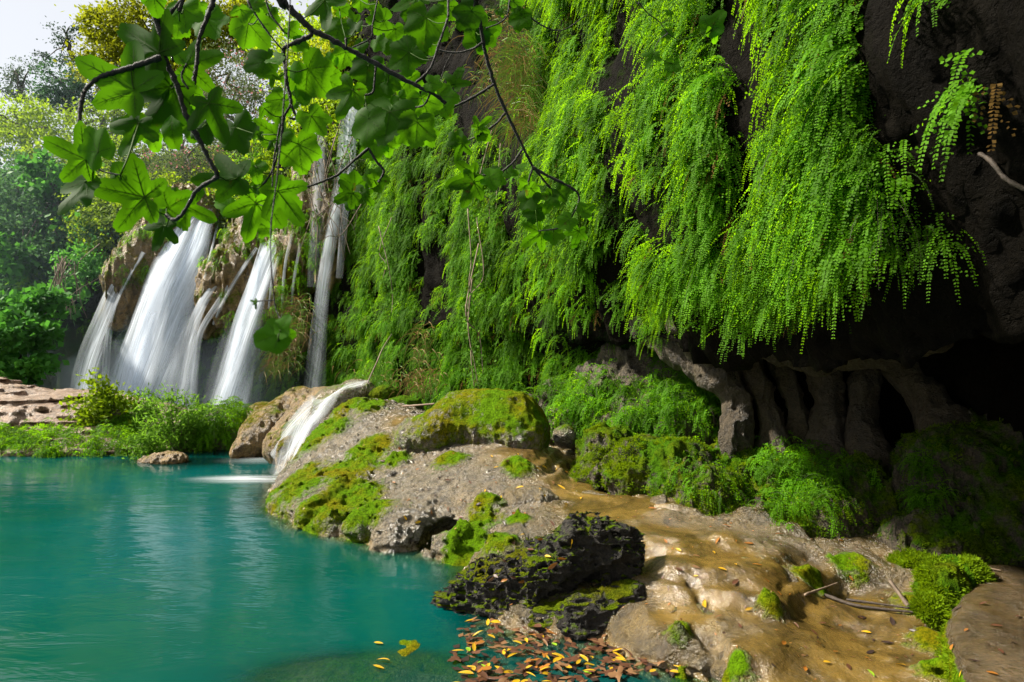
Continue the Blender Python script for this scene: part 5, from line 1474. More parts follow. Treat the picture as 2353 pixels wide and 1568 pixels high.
def branch_tube(path, Y0, Y1, w0, w1, conv, seed, twist=0.0):
    """path in picture points at a real distance Y (m); radii in m"""
    r = np.random.default_rng(seed)
    k = len(path)
    P = []
    for i, q in enumerate(path):
        px, py = conv(*q)
        P.append(Wp(px, py, Y0 + (Y1 - Y0) * i / max(1, k - 1)))
    if path[0][1] < -15:                                  # the branch comes from higher up, out of view
        d = P[0] - P[1]; P.insert(0, P[0] + d / np.linalg.norm(d) * 0.5 + np.array([0, 0, .25]))
    n = max(8, (len(P) - 1) * 7)
    C = catmull(P, n)
    rr = np.linspace(w0, w1, n) * (1 + 0.13 * r.normal(size=n))
    C += r.normal(size=C.shape) * 0.12 * rr[:, None]
    return C, rr
BR = []
LEAFN = [0]
def fig_branch(label, main, twigs, leaves, conv, seed):
    """main/twigs: (path, Y0, Y1, r0, r1); leaves: (bx, by, tx, ty, kind[, dY])"""
    r = random.Random(seed)
    C, rr = branch_tube(*main, conv, seed)
    b = LeafBag(); b.tube(C, rr, 0, 8)
    br = obj('fig_branch', b.mesh('fig_branch', [M['bark']], True))
    tag(br, label, 'branch', kind='thing')
    allp = [C]
    for i, t in enumerate(twigs):
        c, q = branch_tube(*t, conv, seed + i + 1)
        tb = LeafBag(); tb.tube(c, q, 0, 6)
        obj('twig', tb.mesh('twig', [M['bark']], True), br)
        allp.append(c)
    A = np.concatenate(allp)
    ax_, ay_ = project(A)
    for lf in leaves:
        bx, by = conv(lf[0], lf[1]); tx, ty = conv(lf[2], lf[3])
        kd = lf[4]; dY = lf[5] if len(lf) > 5 else r.uniform(-.12, .12)
        i = int(np.argmin((ax_ - bx) ** 2 + (ay_ - by) ** 2))
        Y = A[i][1] + dY
        p = Wp(bx, by, Y); q = Wp(tx, ty, Y)
        u = q - p; L = np.linalg.norm(u) * 0.95
        tilt = r.uniform(-.28, .28)
        u = u / L + np.array([0, tilt, 0]); u /= np.linalg.norm(u)
        nv = np.array([r.gauss(0, .2), -1.0, r.gauss(.12, .22)])
        nv -= u * (nv @ u); nv /= np.linalg.norm(nv)
        yv = np.cross(nv, u)
        mt = Matrix(((u[0] * L, yv[0] * L, nv[0] * L, p[0]), (u[1] * L, yv[1] * L, nv[1] * L, p[1]), (u[2] * L, yv[2] * L, nv[2] * L, p[2]), (0, 0, 0, 1)))
        me = FIG[kd][r.randrange(len(FIG[kd]))]
        o = bpy.data.objects.new('leaf', me)
        COL.objects.link(o); o.parent = br
        o.matrix_local = mt
        LEAFN[0] += 1
        # stalk to the nearest point of its branch
        d = A[i] - p
        if np.linalg.norm(d) < 0.30:
            inv = np.array(mt.inverted())
            a_ = p; c_ = A[i]; m_ = (a_ + c_) / 2 + np.array([0, 0, -0.012])
            loc = [(inv @ np.append(z, 1))[:3] for z in catmull([a_, m_, c_], 6)]
            sb = LeafBag(); sb.tube(loc, [0.0022 / L] * 6, 0, 5)
            obj('stalk', sb.mesh('stalk', [M['figvein']], True), o)
    return br
fig_branch('dark fig branch arching round left with broad lobed leaves at its tip',
    ([(1010, 360), (880, 405), (740, 450), (620, 490), (540, 560), (510, 650), (500, 760), (520, 880), (545, 990), (595, 1052)], 2.05, 1.95, .0085, .0045), 
    [([(595, 1052), (660, 1080), (755, 1100)], 1.95, 1.95, .0025, .002)],
    [(840, 560, 455, 365, 'D'), (620, 955, 520, 790, 'S'), (540, 1000, 265, 875, 'D'), (530, 1140, 385, 1385, 'D'), (760, 1100, 905, 1090, 'S', .15), (870, 775, 770, 1005, 'D', .12), (860, 790, 670, 790, 'O', .13), (730, 1080, 700, 1170, 'O', .2)], r1, 11)
fig_branch('long knobbly fig branch hanging down the upper left with deep-lobed leaves',
    ([(960, -60), (965, 40), (985, 140), (1030, 340), (1060, 430), (1110, 530), (1150, 680), (1200, 790), (1260, 900), (1310, 1000), (1360, 1090), (1350, 1120), (1240, 1190), (1190, 1270), (1140, 1350), (1090, 1380), (1040, 1350)], 2.05, 2.2, .010, .0055),
    [([(1160, -40), (1140, 0), (1050, 110), (1010, 190), (1050, 300), (1090, 390)], 2.1, 2.1, .007, .004), ([(1350, -40), (1335, 0), (1300, 110), (1250, 240), (1235, 380), (1220, 500), (1190, 640), (1160, 680)], 2.2, 2.15, .0075, .006), ([(1170, 400), (1140, 480), (1180, 560)], 2.1, 2.1, .003, .003)],
    [(1000, 335, 685, 115, 'D'), (1165, 405, 1445, 350, 'D'), (1065, 540, 890, 890, 'D'), (1065, 545, 820, 560, 'D', .1), (1310, 650, 1410, 915, 'D'), (910, 1240, 545, 1160, 'D'), (1485, 1120, 1185, 1150, 'D'), (1045, 1300, 1225, 1210, 'O', .1), (1160, 1290, 1365, 1390, 'D', .15),
     (1030, 1415, 945, 1590, 'D'), (960, -20, 975, 105, 'O', -.1), (1130, 150, 1085, 255, 'S', .2), (1150, 60, 1180, 230, 'S', .1), (1300, 120, 1390, 265, 'S', .2), (1080, 700, 1085, 940, 'O', .1), (950, 850, 980, 955, 'O', .25), (1290, 780, 1330, 930, 'S', .25), (1190, 780, 1215, 900, 'O', .3), (1240, 30, 1200, 110, 'S', .3), (1060, 1280, 1150, 1430, 'S', .2),
     (1090, 560, 1190, 760, 'S', .15), (1020, 330, 1100, 240, 'O', .2)], r1, 12)
fig_branch('thick fig branch slanting right across the top with overlapping leaves',
    ([(150, -60), (200, 0), (285, 90), (390, 185), (520, 255), (640, 320), (780, 395), (920, 475), (1060, 545), (1150, 590), (1230, 650)], 2.5, 2.75, .013, .007),
    [([(390, 190), (370, 230), (290, 265), (225, 295), (210, 330), (220, 420), (230, 520), (250, 600), (255, 660), (210, 740), (200, 850), (170, 980), (130, 1090), (80, 1160)], 2.5, 2.5, .009, .004),
     ([(800, 0), (770, 150), (755, 240), (640, 300)], 2.8, 2.8, .003, .003), ([(1245, -20), (1240, 110), (1190, 260), (1130, 430), (1040, 520)], 2.9, 2.8, .006, .005), ([(790, 400), (780, 520), (770, 580), (720, 600)], 2.7, 2.7, .005, .004),
     ([(1130, 590), (1090, 660), (1010, 680), (910, 730)], 2.7, 2.8, .004, .003), ([(600, 240), (605, 300)], 2.6, 2.6, .005, .004), ([(-20, 0), (60, 130), (140, 240), (210, 320)], 2.45, 2.45, .004, .003), ([(255, 660), (290, 740), (250, 745)], 2.5, 2.5, .005, .004), ([(100, 0), (130, 90), (210, 200)], 2.5, 2.5, .004, .003), ([(190, 780), (150, 1000), (140, 1180), (130, 1420)], 2.45, 2.45, .0035, .002)],
    [(-90, 800, -10, 980, 'S', .1), (190, 870, 10, 730, 'D', .1), (300, 900, 330, 1110, 'S'), (385, 730, 480, 850, 'S'), (175, 1200, 330, 1425, 'D'), (30, 1270, -50, 1545, 'D'), (90, 1250, 340, 1300, 'S', .15), (-8, 150, 125, 300, 'S', .1), (110, 90, 195, 140, 'S', .15), (250, 185, 335, 240, 'O', .1), (290, 270, 370, 310, 'O', .1), (100, 380, -50, 440, 'S', .2),
     (190, 360, 85, 400, 'I', -.1), (360, 430, 495, 620, 'S', .25), (470, 0, 490, 225, 'D', .2), (340, 560, 360, 670, 'S', .3), (520, 400, 480, 330, 'O', .3), (140, 470, 130, 560, 'I', -.05), (200, 620, 120, 740, 'S', .05), (620, 500, 555, 490, 'S', .1), (690, 0, 690, 80, 'S', .2), (660, 140, 530, 160, 'D', .1), (840, 130, 720, 140, 'S', .2), (1050, -10, 870, 80, 'D', .15),
     (1110, 115, 1080, 325, 'S'), (1240, 40, 1190, 150, 'S', .15), (1190, 130, 1200, 220, 'O', .3), (1000, 330, 850, 420, 'S', .1), (910, 180, 920, 280, 'S', .25), (1060, 330, 1020, 430, 'S', .25), (1130, 260, 1140, 350, 'O', .2), (640, 560, 535, 770, 'D'), (740, 410, 720, 570, 'S', .1), (780, 540, 790, 700, 'S', .2), (860, 520, 960, 560, 'S', .15), (990, 500, 1020, 640, 'S', .3),
     (1130, 520, 1215, 540, 'S'), (1180, 600, 1260, 760, 'S', .35), (1080, 620, 1130, 770, 'S', .15), (745, 745, 720, 940, 'S', -.1), (880, 705, 835, 945, 'S', -.1), (1050, 770, 1035, 945, 'S', -.1), (1090, 830, 1160, 920, 'S', .35), (770, 900, 800, 1040, 'S', .4), (870, 880, 860, 990, 'O', .4), (960, 830, 1000, 920, 'S', .3), (560, 60, 630, 30, 'S', .2), (420, 60, 350, 40, 'S', .25),
     (880, 640, 850, 740, 'S', .2), (940, 620, 1000, 700, 'S', .1), (600, 330, 560, 440, 'S', .3), (470, 490, 590, 560, 'S', .35), (250, 480, 330, 570, 'S', .3), (660, 190, 600, 90, 'I', .05), (30, 40, 110, 20, 'I', -.1), (-60, 60, -20, 180, 'I', -.1), (70, 20, -40, 60, 'S', .1), (40, 840, 90, 890, 'I', -.1), (10, 1170, 70, 1230, 'I', 0), (30, 1040, 60, 1160, 'O', 0), (150, 900, 200, 980, 'I', .05), (90, 680, 160, 760, 'I', 0),
     (100, 1430, 60, 1500, 'S', .3), (800, 260, 850, 330, 'S', .3), (700, 270, 690, 350, 'O', .3), (560, 180, 500, 300, 'S', .35), (1000, 100, 960, 30, 'S', .3), (300, 640, 250, 560, 'S', .35), (-130, 1290, -240, 1270, 'O', .25), (860, 250, 960, 330, 'S', .32), (770, 60, 830, 20, 'S', .3), (1020, 190, 980, 280, 'S', .35)], r2, 13)
fig_branch('slender fig branch trailing down the centre with bright small leaves',
    ([(1410, -50), (1415, 0), (1430, 90), (1455, 220), (1480, 350), (1530, 520), (1590, 670), (1680, 860), (1740, 980), (1770, 1040), (1850, 1140), (1930, 1240)], 3.1, 3.5, .012, .005),
    [([(1420, 60), (1330, 85), (1255, 105)], 3.1, 3.1, .006, .004), ([(1455, 270), (1390, 310), (1270, 330), (1110, 295)], 3.15, 3.2, .006, .003), ([(1270, 330), (1230, 400), (1195, 500)], 3.2, 3.2, .003, .002), ([(1530, 530), (1420, 600), (1300, 660), (1140, 740)], 3.2, 3.2, .007, .004), ([(1600, 710), (1540, 780), (1430, 850), (1350, 890)], 3.3, 3.3, .006, .004),
     ([(1705, 940), (1650, 1020), (1550, 1090), (1400, 1100)], 3.4, 3.4, .006, .004), ([(1770, 1050), (1880, 1110), (2000, 1170), (2060, 1220), (2050, 1300), (1960, 1420), (1810, 1450)], 3.4, 3.5, .008, .003), ([(1770, 1060), (1745, 1140)], 3.4, 3.4, .006, .005), ([(1630, 0), (1600, 120), (1480, 180)], 3.2, 3.2, .004, .003), ([(1660, -10), (1720, 70), (1830, 160), (1960, 190), (2120, 90)], 3.3, 3.4, .005, .002)],
    [(1385, 65, 1290, 185, 'S'), (1270, 70, 1200, 20, 'S', .1), (1415, 200, 1550, 180, 'S', .1), (1420, 270, 1470, 130, 'S', .15), (1280, 530, 1330, 395, 'D'), (1680, 60, 1640, 20, 'S'), (1700, 90, 1665, 205, 'S'), (1720, 110, 1755, 190, 'O'), (1560, 70, 1590, 110, 'O'), (1310, 890, 1240, 820, 'S'), (1330, 900, 1280, 1015, 'D'), (1430, 800, 1520, 730, 'D'), (1440, 840, 1515, 870, 'O'),
     (1400, 1095, 1215, 1180, 'D'), (1400, 1140, 1320, 1320, 'D'), (1400, 1150, 1465, 1240, 'S'), (1490, 1110, 1560, 1040, 'O'), (1500, 1110, 1620, 1150, 'S'), (1610, 1080, 1690, 1090, 'O'), (1690, 1060, 1730, 1020, 'O'), (1750, 1150, 1680, 1200, 'S'), (1760, 1180, 1800, 1250, 'S'), (1760, 1230, 1690, 1320, 'S'), (1790, 1310, 1750, 1420, 'S'), (1830, 1190, 1870, 1150, 'O'), (1890, 1230, 1840, 1350, 'D'), (1960, 1210, 2040, 1180, 'O'), (1930, 1200, 1990, 1270, 'S'),
     (2000, 1380, 1930, 1440, 'S'), (2090, 1330, 2170, 1270, 'O'), (2090, 1330, 2080, 1270, 'O'), (2110, 1330, 2140, 1380, 'O'), (1820, 1460, 1690, 1560, 'D'), (1900, 1450, 1910, 1550, 'S'), (2060, 1450, 2030, 1568, 'D'), (1480, 160, 1400, 300, 'S', .2), (1650, 10, 1720, 20, 'O')], r2, 14)
fig_branch('thin forked fig twig with lime green leaves before the tall fall',
    ([(745, 930), (790, 1010), (840, 1070), (820, 1120), (780, 1170), (710, 1210)], 2.9, 2.9, .006, .004),
    [([(745, 930), (650, 1010), (560, 1090), (500, 1120), (400, 1160), (310, 1190)], 2.9, 2.8, .006, .004), ([(710, 1210), (640, 1210)], 2.9, 2.9, .003, .002)],
    [(660, 1170, 560, 1100, 'S'), (640, 1210, 500, 1270, 'D'), (690, 1200, 610, 1250, 'S', .05), (700, 1215, 780, 1290, 'D'), (770, 1130, 890, 1130, 'S'), (640, 1240, 590, 1325, 'S'), (780, 1130, 700, 1110, 'O')], r2, 15)
fig_branch('wispy fig shoot with two yellow-green leaves at upper right',
    ([(2400, -40), (2440, 20), (2500, 90), (2560, 130), (2620, 210), (2680, 250)], 3.5, 3.6, .004, .002), [([(2620, 210), (2560, 260), (2530, 330)], 3.5, 3.5, .003, .002)],
    [(2530, 340, 2480, 430, 'D'), (2610, 220, 2650, 170, 'S'), (2640, 90, 2600, 60, 'S'), (2890, 180, 2970, 60, 'O', 0), (2900, 190, 2930, 270, 'O', 0), (2650, 400, 2600, 480, 'O', 0)], r2, 16)
# the near leaves out of focus in front of the falls
fig_branch('short hanging fig shoot with blurred leaves in front of the right fall',
    ([(668, -30), (655, 200), (640, 380), (622, 540), (630, 690), (648, 745), (640, 770)], 1.3, 1.2, .0016, .0012), [([(632, 690), (600, 692), (586, 694)], 1.2, 1.2, .0012, .001)],
    [(640, 770, 572, 790, 'O'), (645, 760, 668, 722, 'O'), (645, 772, 680, 765, 'O'), (588, 694, 573, 690, 'I')], lambda x, y: (x, y), 17)
# ================================================================== SMALL THINGS
BVH = bvh_of(['shore', 'boulder', 'slab', 'crag', 'crag2', 'mB'] + [k for k in SURF if k.startswith('st')])
CAMP = Vector((0, 0, 2))
def hit(px, py):
    d = Vector(Wp(px, py, 1.0)) - CAMP
    l, n, i, t = BVH.ray_cast(CAMP, d.normalized())
    return l, n
def oval_leaf(seed, mat):
    r = np.random.default_rng(seed); n = 9
    V, Fc = [], []
    c = r.uniform(-.6, .6)
    for i in range(n):
        t = i / (n - 1); w = 0.19 * math.sin(math.pi * t ** .85) ** .8 + .003
        z = 0.10 * math.sin(t * 3 + c * 3) + .05 * c
        V += [(t - .5, -w, z + .06), (t - .5, 0, z), (t - .5, w, z + .06 * (1 + c))]
    for i in range(n - 1):
        a = 3 * i
        Fc += [(a, a + 3, a + 4, a + 1), (a + 1, a + 4, a + 5, a + 2)]
    return mesh_from('oval_leaf', np.array(V), np.array(Fc, dtype=np.int32), mat)
def lobed_leaf(seed, mat):
    r = np.random.default_rng(seed); n = 40
    V = [(0, 0, .03)]
    for i in range(n):
        a = 2 * math.pi * i / n
        R = 0.26 + 0.30 * max(0, math.cos(2.5 * (a))) ** 1.3 + .02 * r.normal()
        if abs(a - math.pi) < .3: R *= .5
        V.append((R * math.cos(a), R * math.sin(a), 0.10 * math.sin(3 * a + seed) * R))
    return mesh_from('lobed_leaf', np.array(V), [(0, 1 + i, 1 + (i + 1) % n) for i in range(n)], mat)
def dry(name, c, tr=.2): return leaf_material(name, c, tuple(x * 1.2 for x in c), tr, .3, .45, 6.0, (0.1, 0.02, 0), .4)
DM = {'yellow': dry('leaf_yellow', (0.50, 0.30, 0.010)), 'orange': dry('leaf_orange', (0.30, 0.115, 0.015)), 'brown': dry('leaf_brown', (0.095, 0.040, 0.020)), 'tan': dry('leaf_tan', (0.20, 0.105, 0.048)), 'dark': dry('leaf_blackened', (0.035, 0.022, 0.018)), 'green': dry('leaf_fallen_green', (0.20, 0.36, 0.015))}
OV = {k: [oval_leaf(i * 7 + j, m) for j in range(3)] for i, (k, m) in enumerate(DM.items())}
LB = {k: [lobed_leaf(i * 5 + j, DM[k]) for j in range(3)] for i, k in enumerate(('brown', 'tan', 'orange'))}
rf = random.Random(99)
def drop_leaf(loc, nrm, me, size, label, group, yaw=None):
    o = bpy.data.objects.new('fallen_leaf', me)
    COL.objects.link(o)
    n = Vector(nrm); n = (n + Vector((rf.gauss(0, .12), rf.gauss(0, .12), 0))).normalized()
    q = n.to_track_quat('Z', 'Y') @ Euler((0, 0, yaw if yaw is not None else rf.uniform(0, 6.28))).to_quaternion()
    o.rotation_mode = 'QUATERNION'; o.rotation_quaternion = q
    o.location = Vector(loc) + n * 0.006; o.scale = (size * rf.uniform(.8, 1.25), size * rf.uniform(.6, 1.25), size * rf.uniform(.3, 1.2))
    tag(o, label, 'leaf', group)
    return o
# floating litter in the little bay
litter = []
def in_litter(px, py):
    a = ((px - 1270) / 235) ** 2 + ((py - 1500) / 62) ** 2 < 1
    b = ((px - 1480) / 130) ** 2 + ((py - 1525) / 30) ** 2 < 1
    c = ((px - 1120) / 70) ** 2 + ((py - 1450) / 40) ** 2 < 1 and rf.random() < .4
    d = ((px - 1200) / 160) ** 2 + ((py - 1560) / 40) ** 2 < 1
    return a or b or c or d
cnt = 0
while cnt < 150:
    px, py = rf.uniform(1040, 1600), rf.uniform(1415, 1600)
    if not in_litter(px, py): continue
    p = Gp(px, py, 0.012 + rf.uniform(0, .02))
    u = rf.random()
    if u < .52:
        k = rf.choice(['brown', 'brown', 'brown', 'brown', 'tan', 'orange']); lbd = rf.random() < .75; me = rf.choice(LB[k] if lbd else OV[k]); sz = rf.uniform(.08, .125) if lbd else rf.uniform(.06, .11)
        lab, gr = ('brown plane leaf floating in the litter below the rotten log', 'brown leaves in the litter') if k != 'orange' else ('orange-brown leaf floating in the litter below the rotten log', 'orange leaves in the litter')
    elif u < .94:
        me = rf.choice(OV['yellow']); sz = rf.uniform(.05, .085); lab, gr = 'yellow oval leaf floating in the litter below the rotten log', 'yellow leaves in the litter'
    else:
        me = rf.choice(OV['green']); sz = rf.uniform(.05, .08); lab, gr = 'green-yellow oval leaf floating in the leaf litter', 'green leaves in the litter'
    wh = ('near the log', 'in mid bay', 'near the bottom edge')[(py > 1480) + (py > 1530)] + ', ' + ('left end', 'left half', 'right half', 'right end')[(px > 1180) + (px > 1280) + (px > 1400)]
    lab = lab.replace('floating in the litter below the rotten log', 'floating in the litter').replace('floating in the leaf litter', 'floating in the litter') + ' ' + wh; gr = gr + ' ' + wh
    drop_leaf(p, (0, 0, 1), me, sz, lab, gr); cnt += 1
# finer bits under them
bag = LeafBag()
while len(bag.Fc) < 300:
    px, py = rf.uniform(1040, 1620), rf.uniform(1415, 1640)
    if not in_litter(px, py): continue
    p = Gp(px, py, 0.006); a = rf.uniform(0, 6.28)
    bag.leaf(p, np.array([math.cos(a), math.sin(a), rf.gauss(0, .05)]), np.array([0, 0, 1.]), rf.uniform(.05, .11), rf.uniform(.02, .06), rf.randrange(3))
o = obj('leaf_litter', bag.mesh('leaf_litter', [DM['brown'], DM['tan'], DM['dark']]))
tag(o, 'soggy brown leaf bits under the floating leaves', 'leaf litter', kind='stuff')
# single leaves on the rocks: where the photo shows them
spots = [(1130, 1050, 'yellow'), (1165, 1060, 'tan'), (1190, 1045, 'yellow'), (1215, 1060, 'yellow'), (1140, 1075, 'yellow'), (1235, 1078, 'yellow'), (1250, 1075, 'yellow'), (1300, 1085, 'orange'), (1270, 1110, 'tan'), (1280, 1080, 'yellow'), (1195, 1122, 'yellow'),
         (1240, 1125, 'yellow'), (1290, 1120, 'yellow'), (1335, 1147, 'yellow'), (1250, 1140, 'yellow'), (1300, 1160, 'yellow'), (1150, 1145, 'yellow'), (1220, 1170, 'tan'), (1180, 1180, 'orange'), (1115, 1130, 'yellow'), (1060, 1150, 'tan'), (1030, 1170, 'tan'), (990, 1180, 'orange'),
         (960, 1200, 'yellow'), (930, 1190, 'yellow'), (1000, 1205, 'yellow'), (1030, 1105, 'brown'), (960, 1080, 'orange'), (920, 1030, 'orange'), (880, 1060, 'brown'), (850, 1110, 'brown'), (905, 1110, 'orange'), (940, 1150, 'tan'), (1000, 1140, 'dark'), (1080, 1110, 'brown'), (1100, 1160, 'dark'),
         (1060, 1190, 'brown'), (1140, 1110, 'tan'), (990, 1060, 'brown'), (1200, 1230, 'yellow'), (1180, 1250, 'tan'), (1240, 1240, 'orange'), (1220, 1265, 'brown'), (1310, 1250, 'yellow'), (1160, 1290, 'brown'), (1190, 1300, 'dark'), (1260, 1280, 'yellow'), (1160, 1205, 'dark'), (1270, 1205, 'brown'),
         (1530, 1245, 'orange'), (1560, 1265, 'yellow'), (1600, 1280, 'tan'), (1650, 1245, 'orange'), (1670, 1210, 'orange'), (1500, 1170, 'orange'), (1640, 1272, 'yellow'), (1720, 1250, 'orange'), (1690, 1300, 'yellow'), (1660, 1310, 'yellow'), (1600, 1325, 'yellow'), (1560, 1310, 'brown'), (1620, 1390, 'yellow'),
         (1600, 1305, 'tan'), (1740, 1300, 'orange'), (1760, 1335, 'orange'), (1690, 1340, 'brown'), (1720, 1400, 'yellow'), (1650, 1420, 'tan'), (1880, 1480, 'orange'), (1920, 1500, 'orange'), (1960, 1475, 'brown'), (1900, 1525, 'yellow'), (1850, 1540, 'orange'), (1950, 1535, 'brown'), (2000, 1500, 'dark'),
         (1990, 1455, 'yellow'), (2040, 1480, 'dark'), (2070, 1530, 'yellow'), (2000, 1550, 'green'), (1930, 1440, 'orange'), (2100, 1450, 'dark'), (1870, 1455, 'brown'), (1890, 1435, 'brown'), (2050, 1430, 'dark'), (1980, 1420, 'dark'), (2200, 1400, 'dark'), (2260, 1390, 'brown'), (2220, 1450, 'orange'),
         (2290, 1440, 'brown'), (2190, 1490, 'orange'), (2300, 1500, 'brown'), (2240, 1520, 'dark'), (2330, 1480, 'dark'), (2280, 1550, 'orange'), (2210, 1550, 'yellow'), (2230, 1360, 'dark'), (2340, 1420, 'brown'), (1790, 1365, 'orange'), (1830, 1440, 'brown'), (1700, 1440, 'brown'), (1800, 1480, 'orange'),
         (1270, 1300, 'orange'), (1290, 1285, 'orange'), (1140, 1325, 'brown'), (1160, 1335, 'orange'), (1180, 1325, 'brown'), (1130, 1330, 'tan'), (1200, 1335, 'orange'), (1790, 1230, 'orange'), (1955, 1330, 'orange')]
CN = {'yellow': 'yellow', 'orange': 'orange', 'brown': 'brown', 'tan': 'pale tan', 'dark': 'blackened', 'green': 'green'}
for px, py, c in spots:
    l, n = hit(px, py)
    if l is None: continue
    zone = 'big sloping rock' if px < 1240 and py < 1320 else ('corner slab' if px > 2160 else ('flat wet shelf' if px > 1820 else 'brown rock shelf'))
    for rep in range(1):
        drop_leaf(l, n, rf.choice(OV[c]), rf.uniform(.045, .075) * (1.1 if l[1] > 6 else 1.0), '%s fallen leaf lying on the %s' % (CN[c], zone), '%s leaves on the %s' % (CN[c], zone))
for px, py in ((870, 1480), (708, 1213), (1480 * .595, 1520), (870, 1535)):
    drop_leaf(Gp(px, py, .004), (0, 0, 1), OV['yellow'][0], .07, 'lone yellow leaf floating on open turquoise water', 'lone floating leaves', 0.3)
# scraps too small to count on the rocks
def scraps():
    b = LeafBag()
    P_, N_ = scatter(SHORE_V, SHORE_Q, 1500, lambda C, N: (N[:, 2] > .6) * (C[:, 2] > .08) * (C[:, 1] < 9) * (C[:, 1] > 3.4), rng)
    for p, n in zip(P_, N_):
        a = rng.uniform(0, 6.28); d = np.cross(n, [math.cos(a), math.sin(a), 0])
        s_ = rng.uniform(.012, .04)
        b.leaf(p + n * .006, d, n + rng.normal(0, .2, 3), s_, s_ * rng.uniform(.15, .5), int(rng.integers(4)))
    o = obj('leaf_scraps', b.mesh('leaf_scraps', [DM['brown'], DM['tan'], DM['dark'], DM['orange']]))
    tag(o, 'tiny leaf scraps and twigs strewn over the rocks', 'leaf litter', kind='stuff')
scraps()
# sticks
def stick(label, pts, r0, r1, mat='wood', cat='stick', name='stick', sides=7, kn=0.12):
    C = catmull([np.asarray(p) for p in pts], 26)
    rs_ = np.random.default_rng(len(label))
    rr = np.linspace(r0, r1, 26) * (1 + kn * rs_.normal(size=26))
    c0 = C[0].copy()
    b = LeafBag(); b.tube(C - c0, rr, 0, sides)
    o = obj(name, b.mesh(name, [M[mat]], True), loc=tuple(c0))
    tag(o, label, cat)
def on(px, py, up=.015):
    l, n = hit(px, py)
    if l is None: return Gp(px, py, .14)
    return np.array(l) + np.array([0, 0, up])
M['darkwood'] = plain_material('wet_wood', (0.022, 0.014, 0.009), (0.05, 0.033, 0.020), 20, 0.7, 0.5, 80)
stick('brown stick leaning up from the shelf to the moss by the slab', [Gp(2128, 1442, .13), Gp(2085, 1390, .2), Gp(2045, 1335, .3)], .017, .013, 'wood')
stick('long dark wet stick lying across the back of the shelf', [on(1895, 1372), on(1960, 1395), on(2030, 1405), on(2105, 1413)], .013, .008, 'darkwood')
stick('second dark wet stick, parallel and just above the first', [on(1945, 1388, .03), on(2020, 1398, .03), on(2090, 1408, .03)], .010, .006, 'darkwood')
stick('short bleached stick in the dark hollow beside the block', [on(1850, 1372), on(1890, 1362, .03), on(1925, 1355, .05)], .010, .005, 'palewood')
stick('thin pale twig on the corner slab', [on(2265, 1310), on(2285, 1313), on(2300, 1316)], .005, .004, 'palewood')
stick('bare dead branch leaning against the green wall', [Wp(842, 885, 11.8), Wp(865, 835, 12.0), Wp(880, 800, 12.2), Wp(900, 768, 12.3)], .016, .006, 'palewood')
stick('dead stick lying behind the mossy boulder', [Wp(895, 935, 10.6), Wp(940, 933, 10.3), Wp(1000, 928, 10.0)], .018, .012, 'palewood')
stick('bare root arching out of the dark overhang at far right', [Wp(2210, 335, 3.3), Wp(2270, 365, 3.1), Wp(2310, 410, 3.0), Wp(2365, 440, 2.9)], .009, .011, 'darkwood')
stick('small hooked root tip below the overhang ledge', [Wp(2262, 650, 4.1), Wp(2265, 680, 4.05), Wp(2240, 702, 4.0)], .016, .010, 'wood')

# hanging roots and stems
def hanging(label, name, strands, r, mat, seed, cat, leaves=None):
    rs_ = np.random.default_rng(seed)
    e = empty(name, (0, 0, 0)); tag(e, label, cat)
    for (ax_, ay_, bx_, by_, Y) in strands:
        a = Wp(ax_, ay_, Y); b_ = Wp(bx_, by_, Y - .1)
        m = (a + b_) / 2 + rs_.normal(size=3) * 0.07 * np.linalg.norm(a - b_)
        m2 = a * .25 + b_ * .75 + rs_.normal(size=3) * 0.04 * np.linalg.norm(a - b_)
        C = catmull([a, m, m2, b_], 22)
        b = LeafBag(); b.tube(C, np.linspace(r, r * .5, 22), 0, 5)
        st = obj('strand', b.mesh('strand', [M[mat]], True), e)
        if leaves:
            lb = LeafBag(); n_, ls, lm = leaves
            for i in range(n_):
                p = C[rs_.integers(22)] + rs_.normal(size=3) * .07
                s_ = ls * rs_.uniform(.6, 1.2)
                lb.leaf(p, rs_.normal(size=3) + np.array([0, 0, -1.]), np.array([-.5, -.8, .4]) + rs_.normal(size=3) * .4, s_, s_ * .85)
            obj('leaves', lb.mesh('leaves', [TM[lm]]), st)
hanging('tangle of brown roots hanging over the dark bank at left', 'hanging_roots', [(150 + rf.uniform(-25, 25), 600 + rf.uniform(-15, 15), 150 + rf.uniform(-45, 60), 690 + rf.uniform(-25, 60), 20 + rf.uniform(-.3, .3)) for i in range(16)] + [(330, 560, 150, 690, 20), (230, 560, 140, 640, 20), (300, 600, 245, 720, 19.6)], .016, 'palewood', 5, 'roots')
hanging('bare roots dangling beside the tall thin fall', 'hanging_roots', [(rf.uniform(690, 830), rf.uniform(240, 420), rf.uniform(680, 830), rf.uniform(520, 640), 16 + rf.uniform(-.5, .2)) for i in range(16)] + [(840, 420, 690, 520, 15.4), (830, 470, 740, 560, 15.4)], .012, 'palewood', 6, 'roots')
hanging('ivy-clad stems hanging down the green wall to the boulder', 'ivy_vine', [(1075, 480, 1090, 700, 11.3), (1095, 500, 1075, 760, 11.2), (1085, 640, 1100, 895, 10.9), (1070, 700, 1090, 890, 10.9), (1100, 560, 1110, 860, 11.0)], .012, 'palewood', 7, 'vine', (60, .06, 'green'))
hanging('ivy stems trailing over the dark rock at top centre', 'ivy_vine', [(1130, 300, 1125, 520, 11.2), (1150, 330, 1140, 480, 11.0), (900, 500, 880, 640, 13.3), (870, 520, 900, 720, 13.3)], .010, 'palewood', 8, 'vine', (50, .06, 'green'))
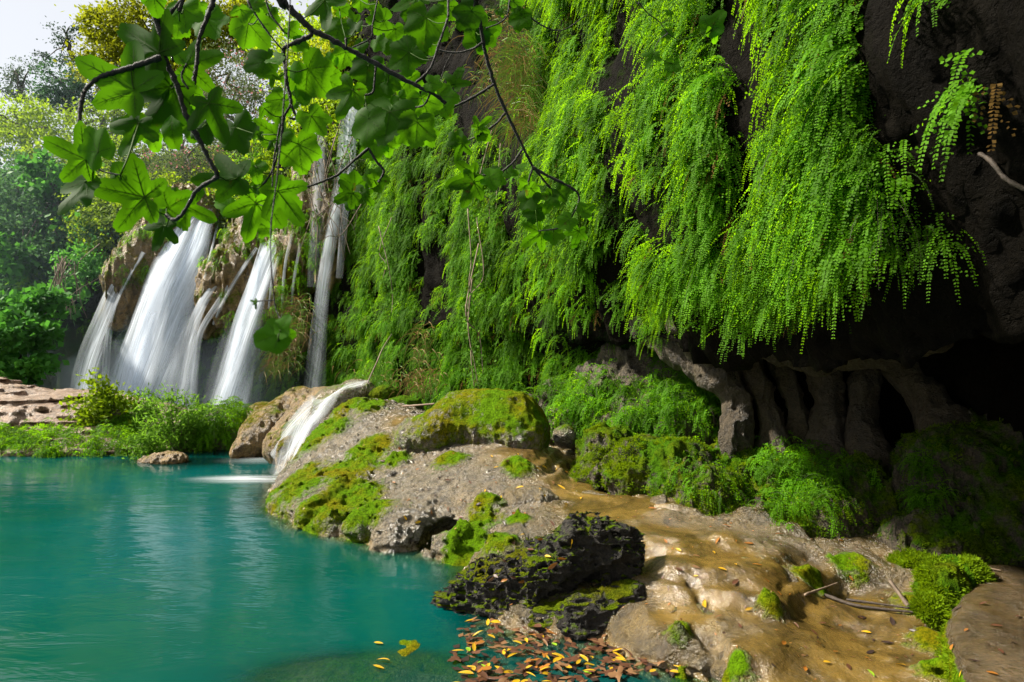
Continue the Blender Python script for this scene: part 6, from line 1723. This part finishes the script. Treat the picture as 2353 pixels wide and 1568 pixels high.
# tufts of dry hanging grass
M['straw'] = leaf_material('dry_grass', (0.24, 0.15, 0.05), (0.28, 0.18, 0.06), .3, .4, .6, 3.0)
M['blade'] = leaf_material('green_grass', (0.10, 0.20, 0.02), (0.16, 0.34, 0.03), .4, .4, .5, 3.0)
def grass(label, px, py, Y, wd, hg, n, straw, seed):
    rs_ = np.random.default_rng(seed); b = LeafBag(); c = Wp(px, py, Y)
    for i in range(n):
        p = np.array([rs_.normal(0, wd), rs_.normal(0, .1), rs_.uniform(-hg * .3, hg * .5)])
        d = np.array([rs_.normal(-.3, .5), rs_.normal(-.7, .3), rs_.uniform(-.3, .6)]); L = rs_.uniform(.4, 1.0) * hg * .7
        d /= np.linalg.norm(d)
        m = 0 if rs_.random() < straw else 1
        q = p
        for k in range(5):
            d2 = d + np.array([0, 0, -.45]); d2 /= np.linalg.norm(d2)
            e_ = q + d2 * L / 5
            sd2 = np.cross(d2, [0.2, -1, .1]); sd2 /= np.linalg.norm(sd2)
            w0, w1 = .006 * (1 - k / 5), .006 * (1 - (k + 1) / 5)
            v = len(b.V)
            b.V += [q - sd2 * w0, q + sd2 * w0, e_ + sd2 * w1, e_ - sd2 * w1]; b.Fc.append((v, v + 1, v + 2, v + 3)); b.mi.append(m)
            q, d = e_, d2
    o = obj('hanging_grass', b.mesh('hanging_grass', [M['straw'], M['blade']]), loc=tuple(c))
    tag(o, label, 'grass', 'hanging grass tufts')
grass('straw-coloured grass tuft hanging at top centre of the wall', 1165, 90, 10.8, .24, .9, 280, .65, 1)
grass('dry grass tuft below the first, beside the slender fig branch', 1150, 190, 10.6, .22, .8, 240, .7, 2)
grass('long brown-green grass streamer right of the slender branch', 1205, 230, 10.3, .12, 1.6, 420, .5, 3)
grass('green grass tuft between the dry tufts', 1190, 150, 10.3, .15, .9, 240, .1, 4)
grass('dry brown grass streak low on the wall beside tall fall', 690, 740, 15.7, .18, 1.3, 200, .5, 5)
grass('faded grass strip under the tan lobe', 655, 820, 15.9, .2, 1.2, 320, .5, 6)
grass('long straw streamer on the wall left of the ivy', 975, 800, 12.6, .12, 1.0, 110, .45, 7)
grass('straw tuft at the foot of the wall behind the boulder', 960, 880, 11.3, .2, .5, 220, .7, 8)
grass('wispy tuft by the head of the small cascade', 870, 860, 12.6, .3, .5, 140, .15, 9)
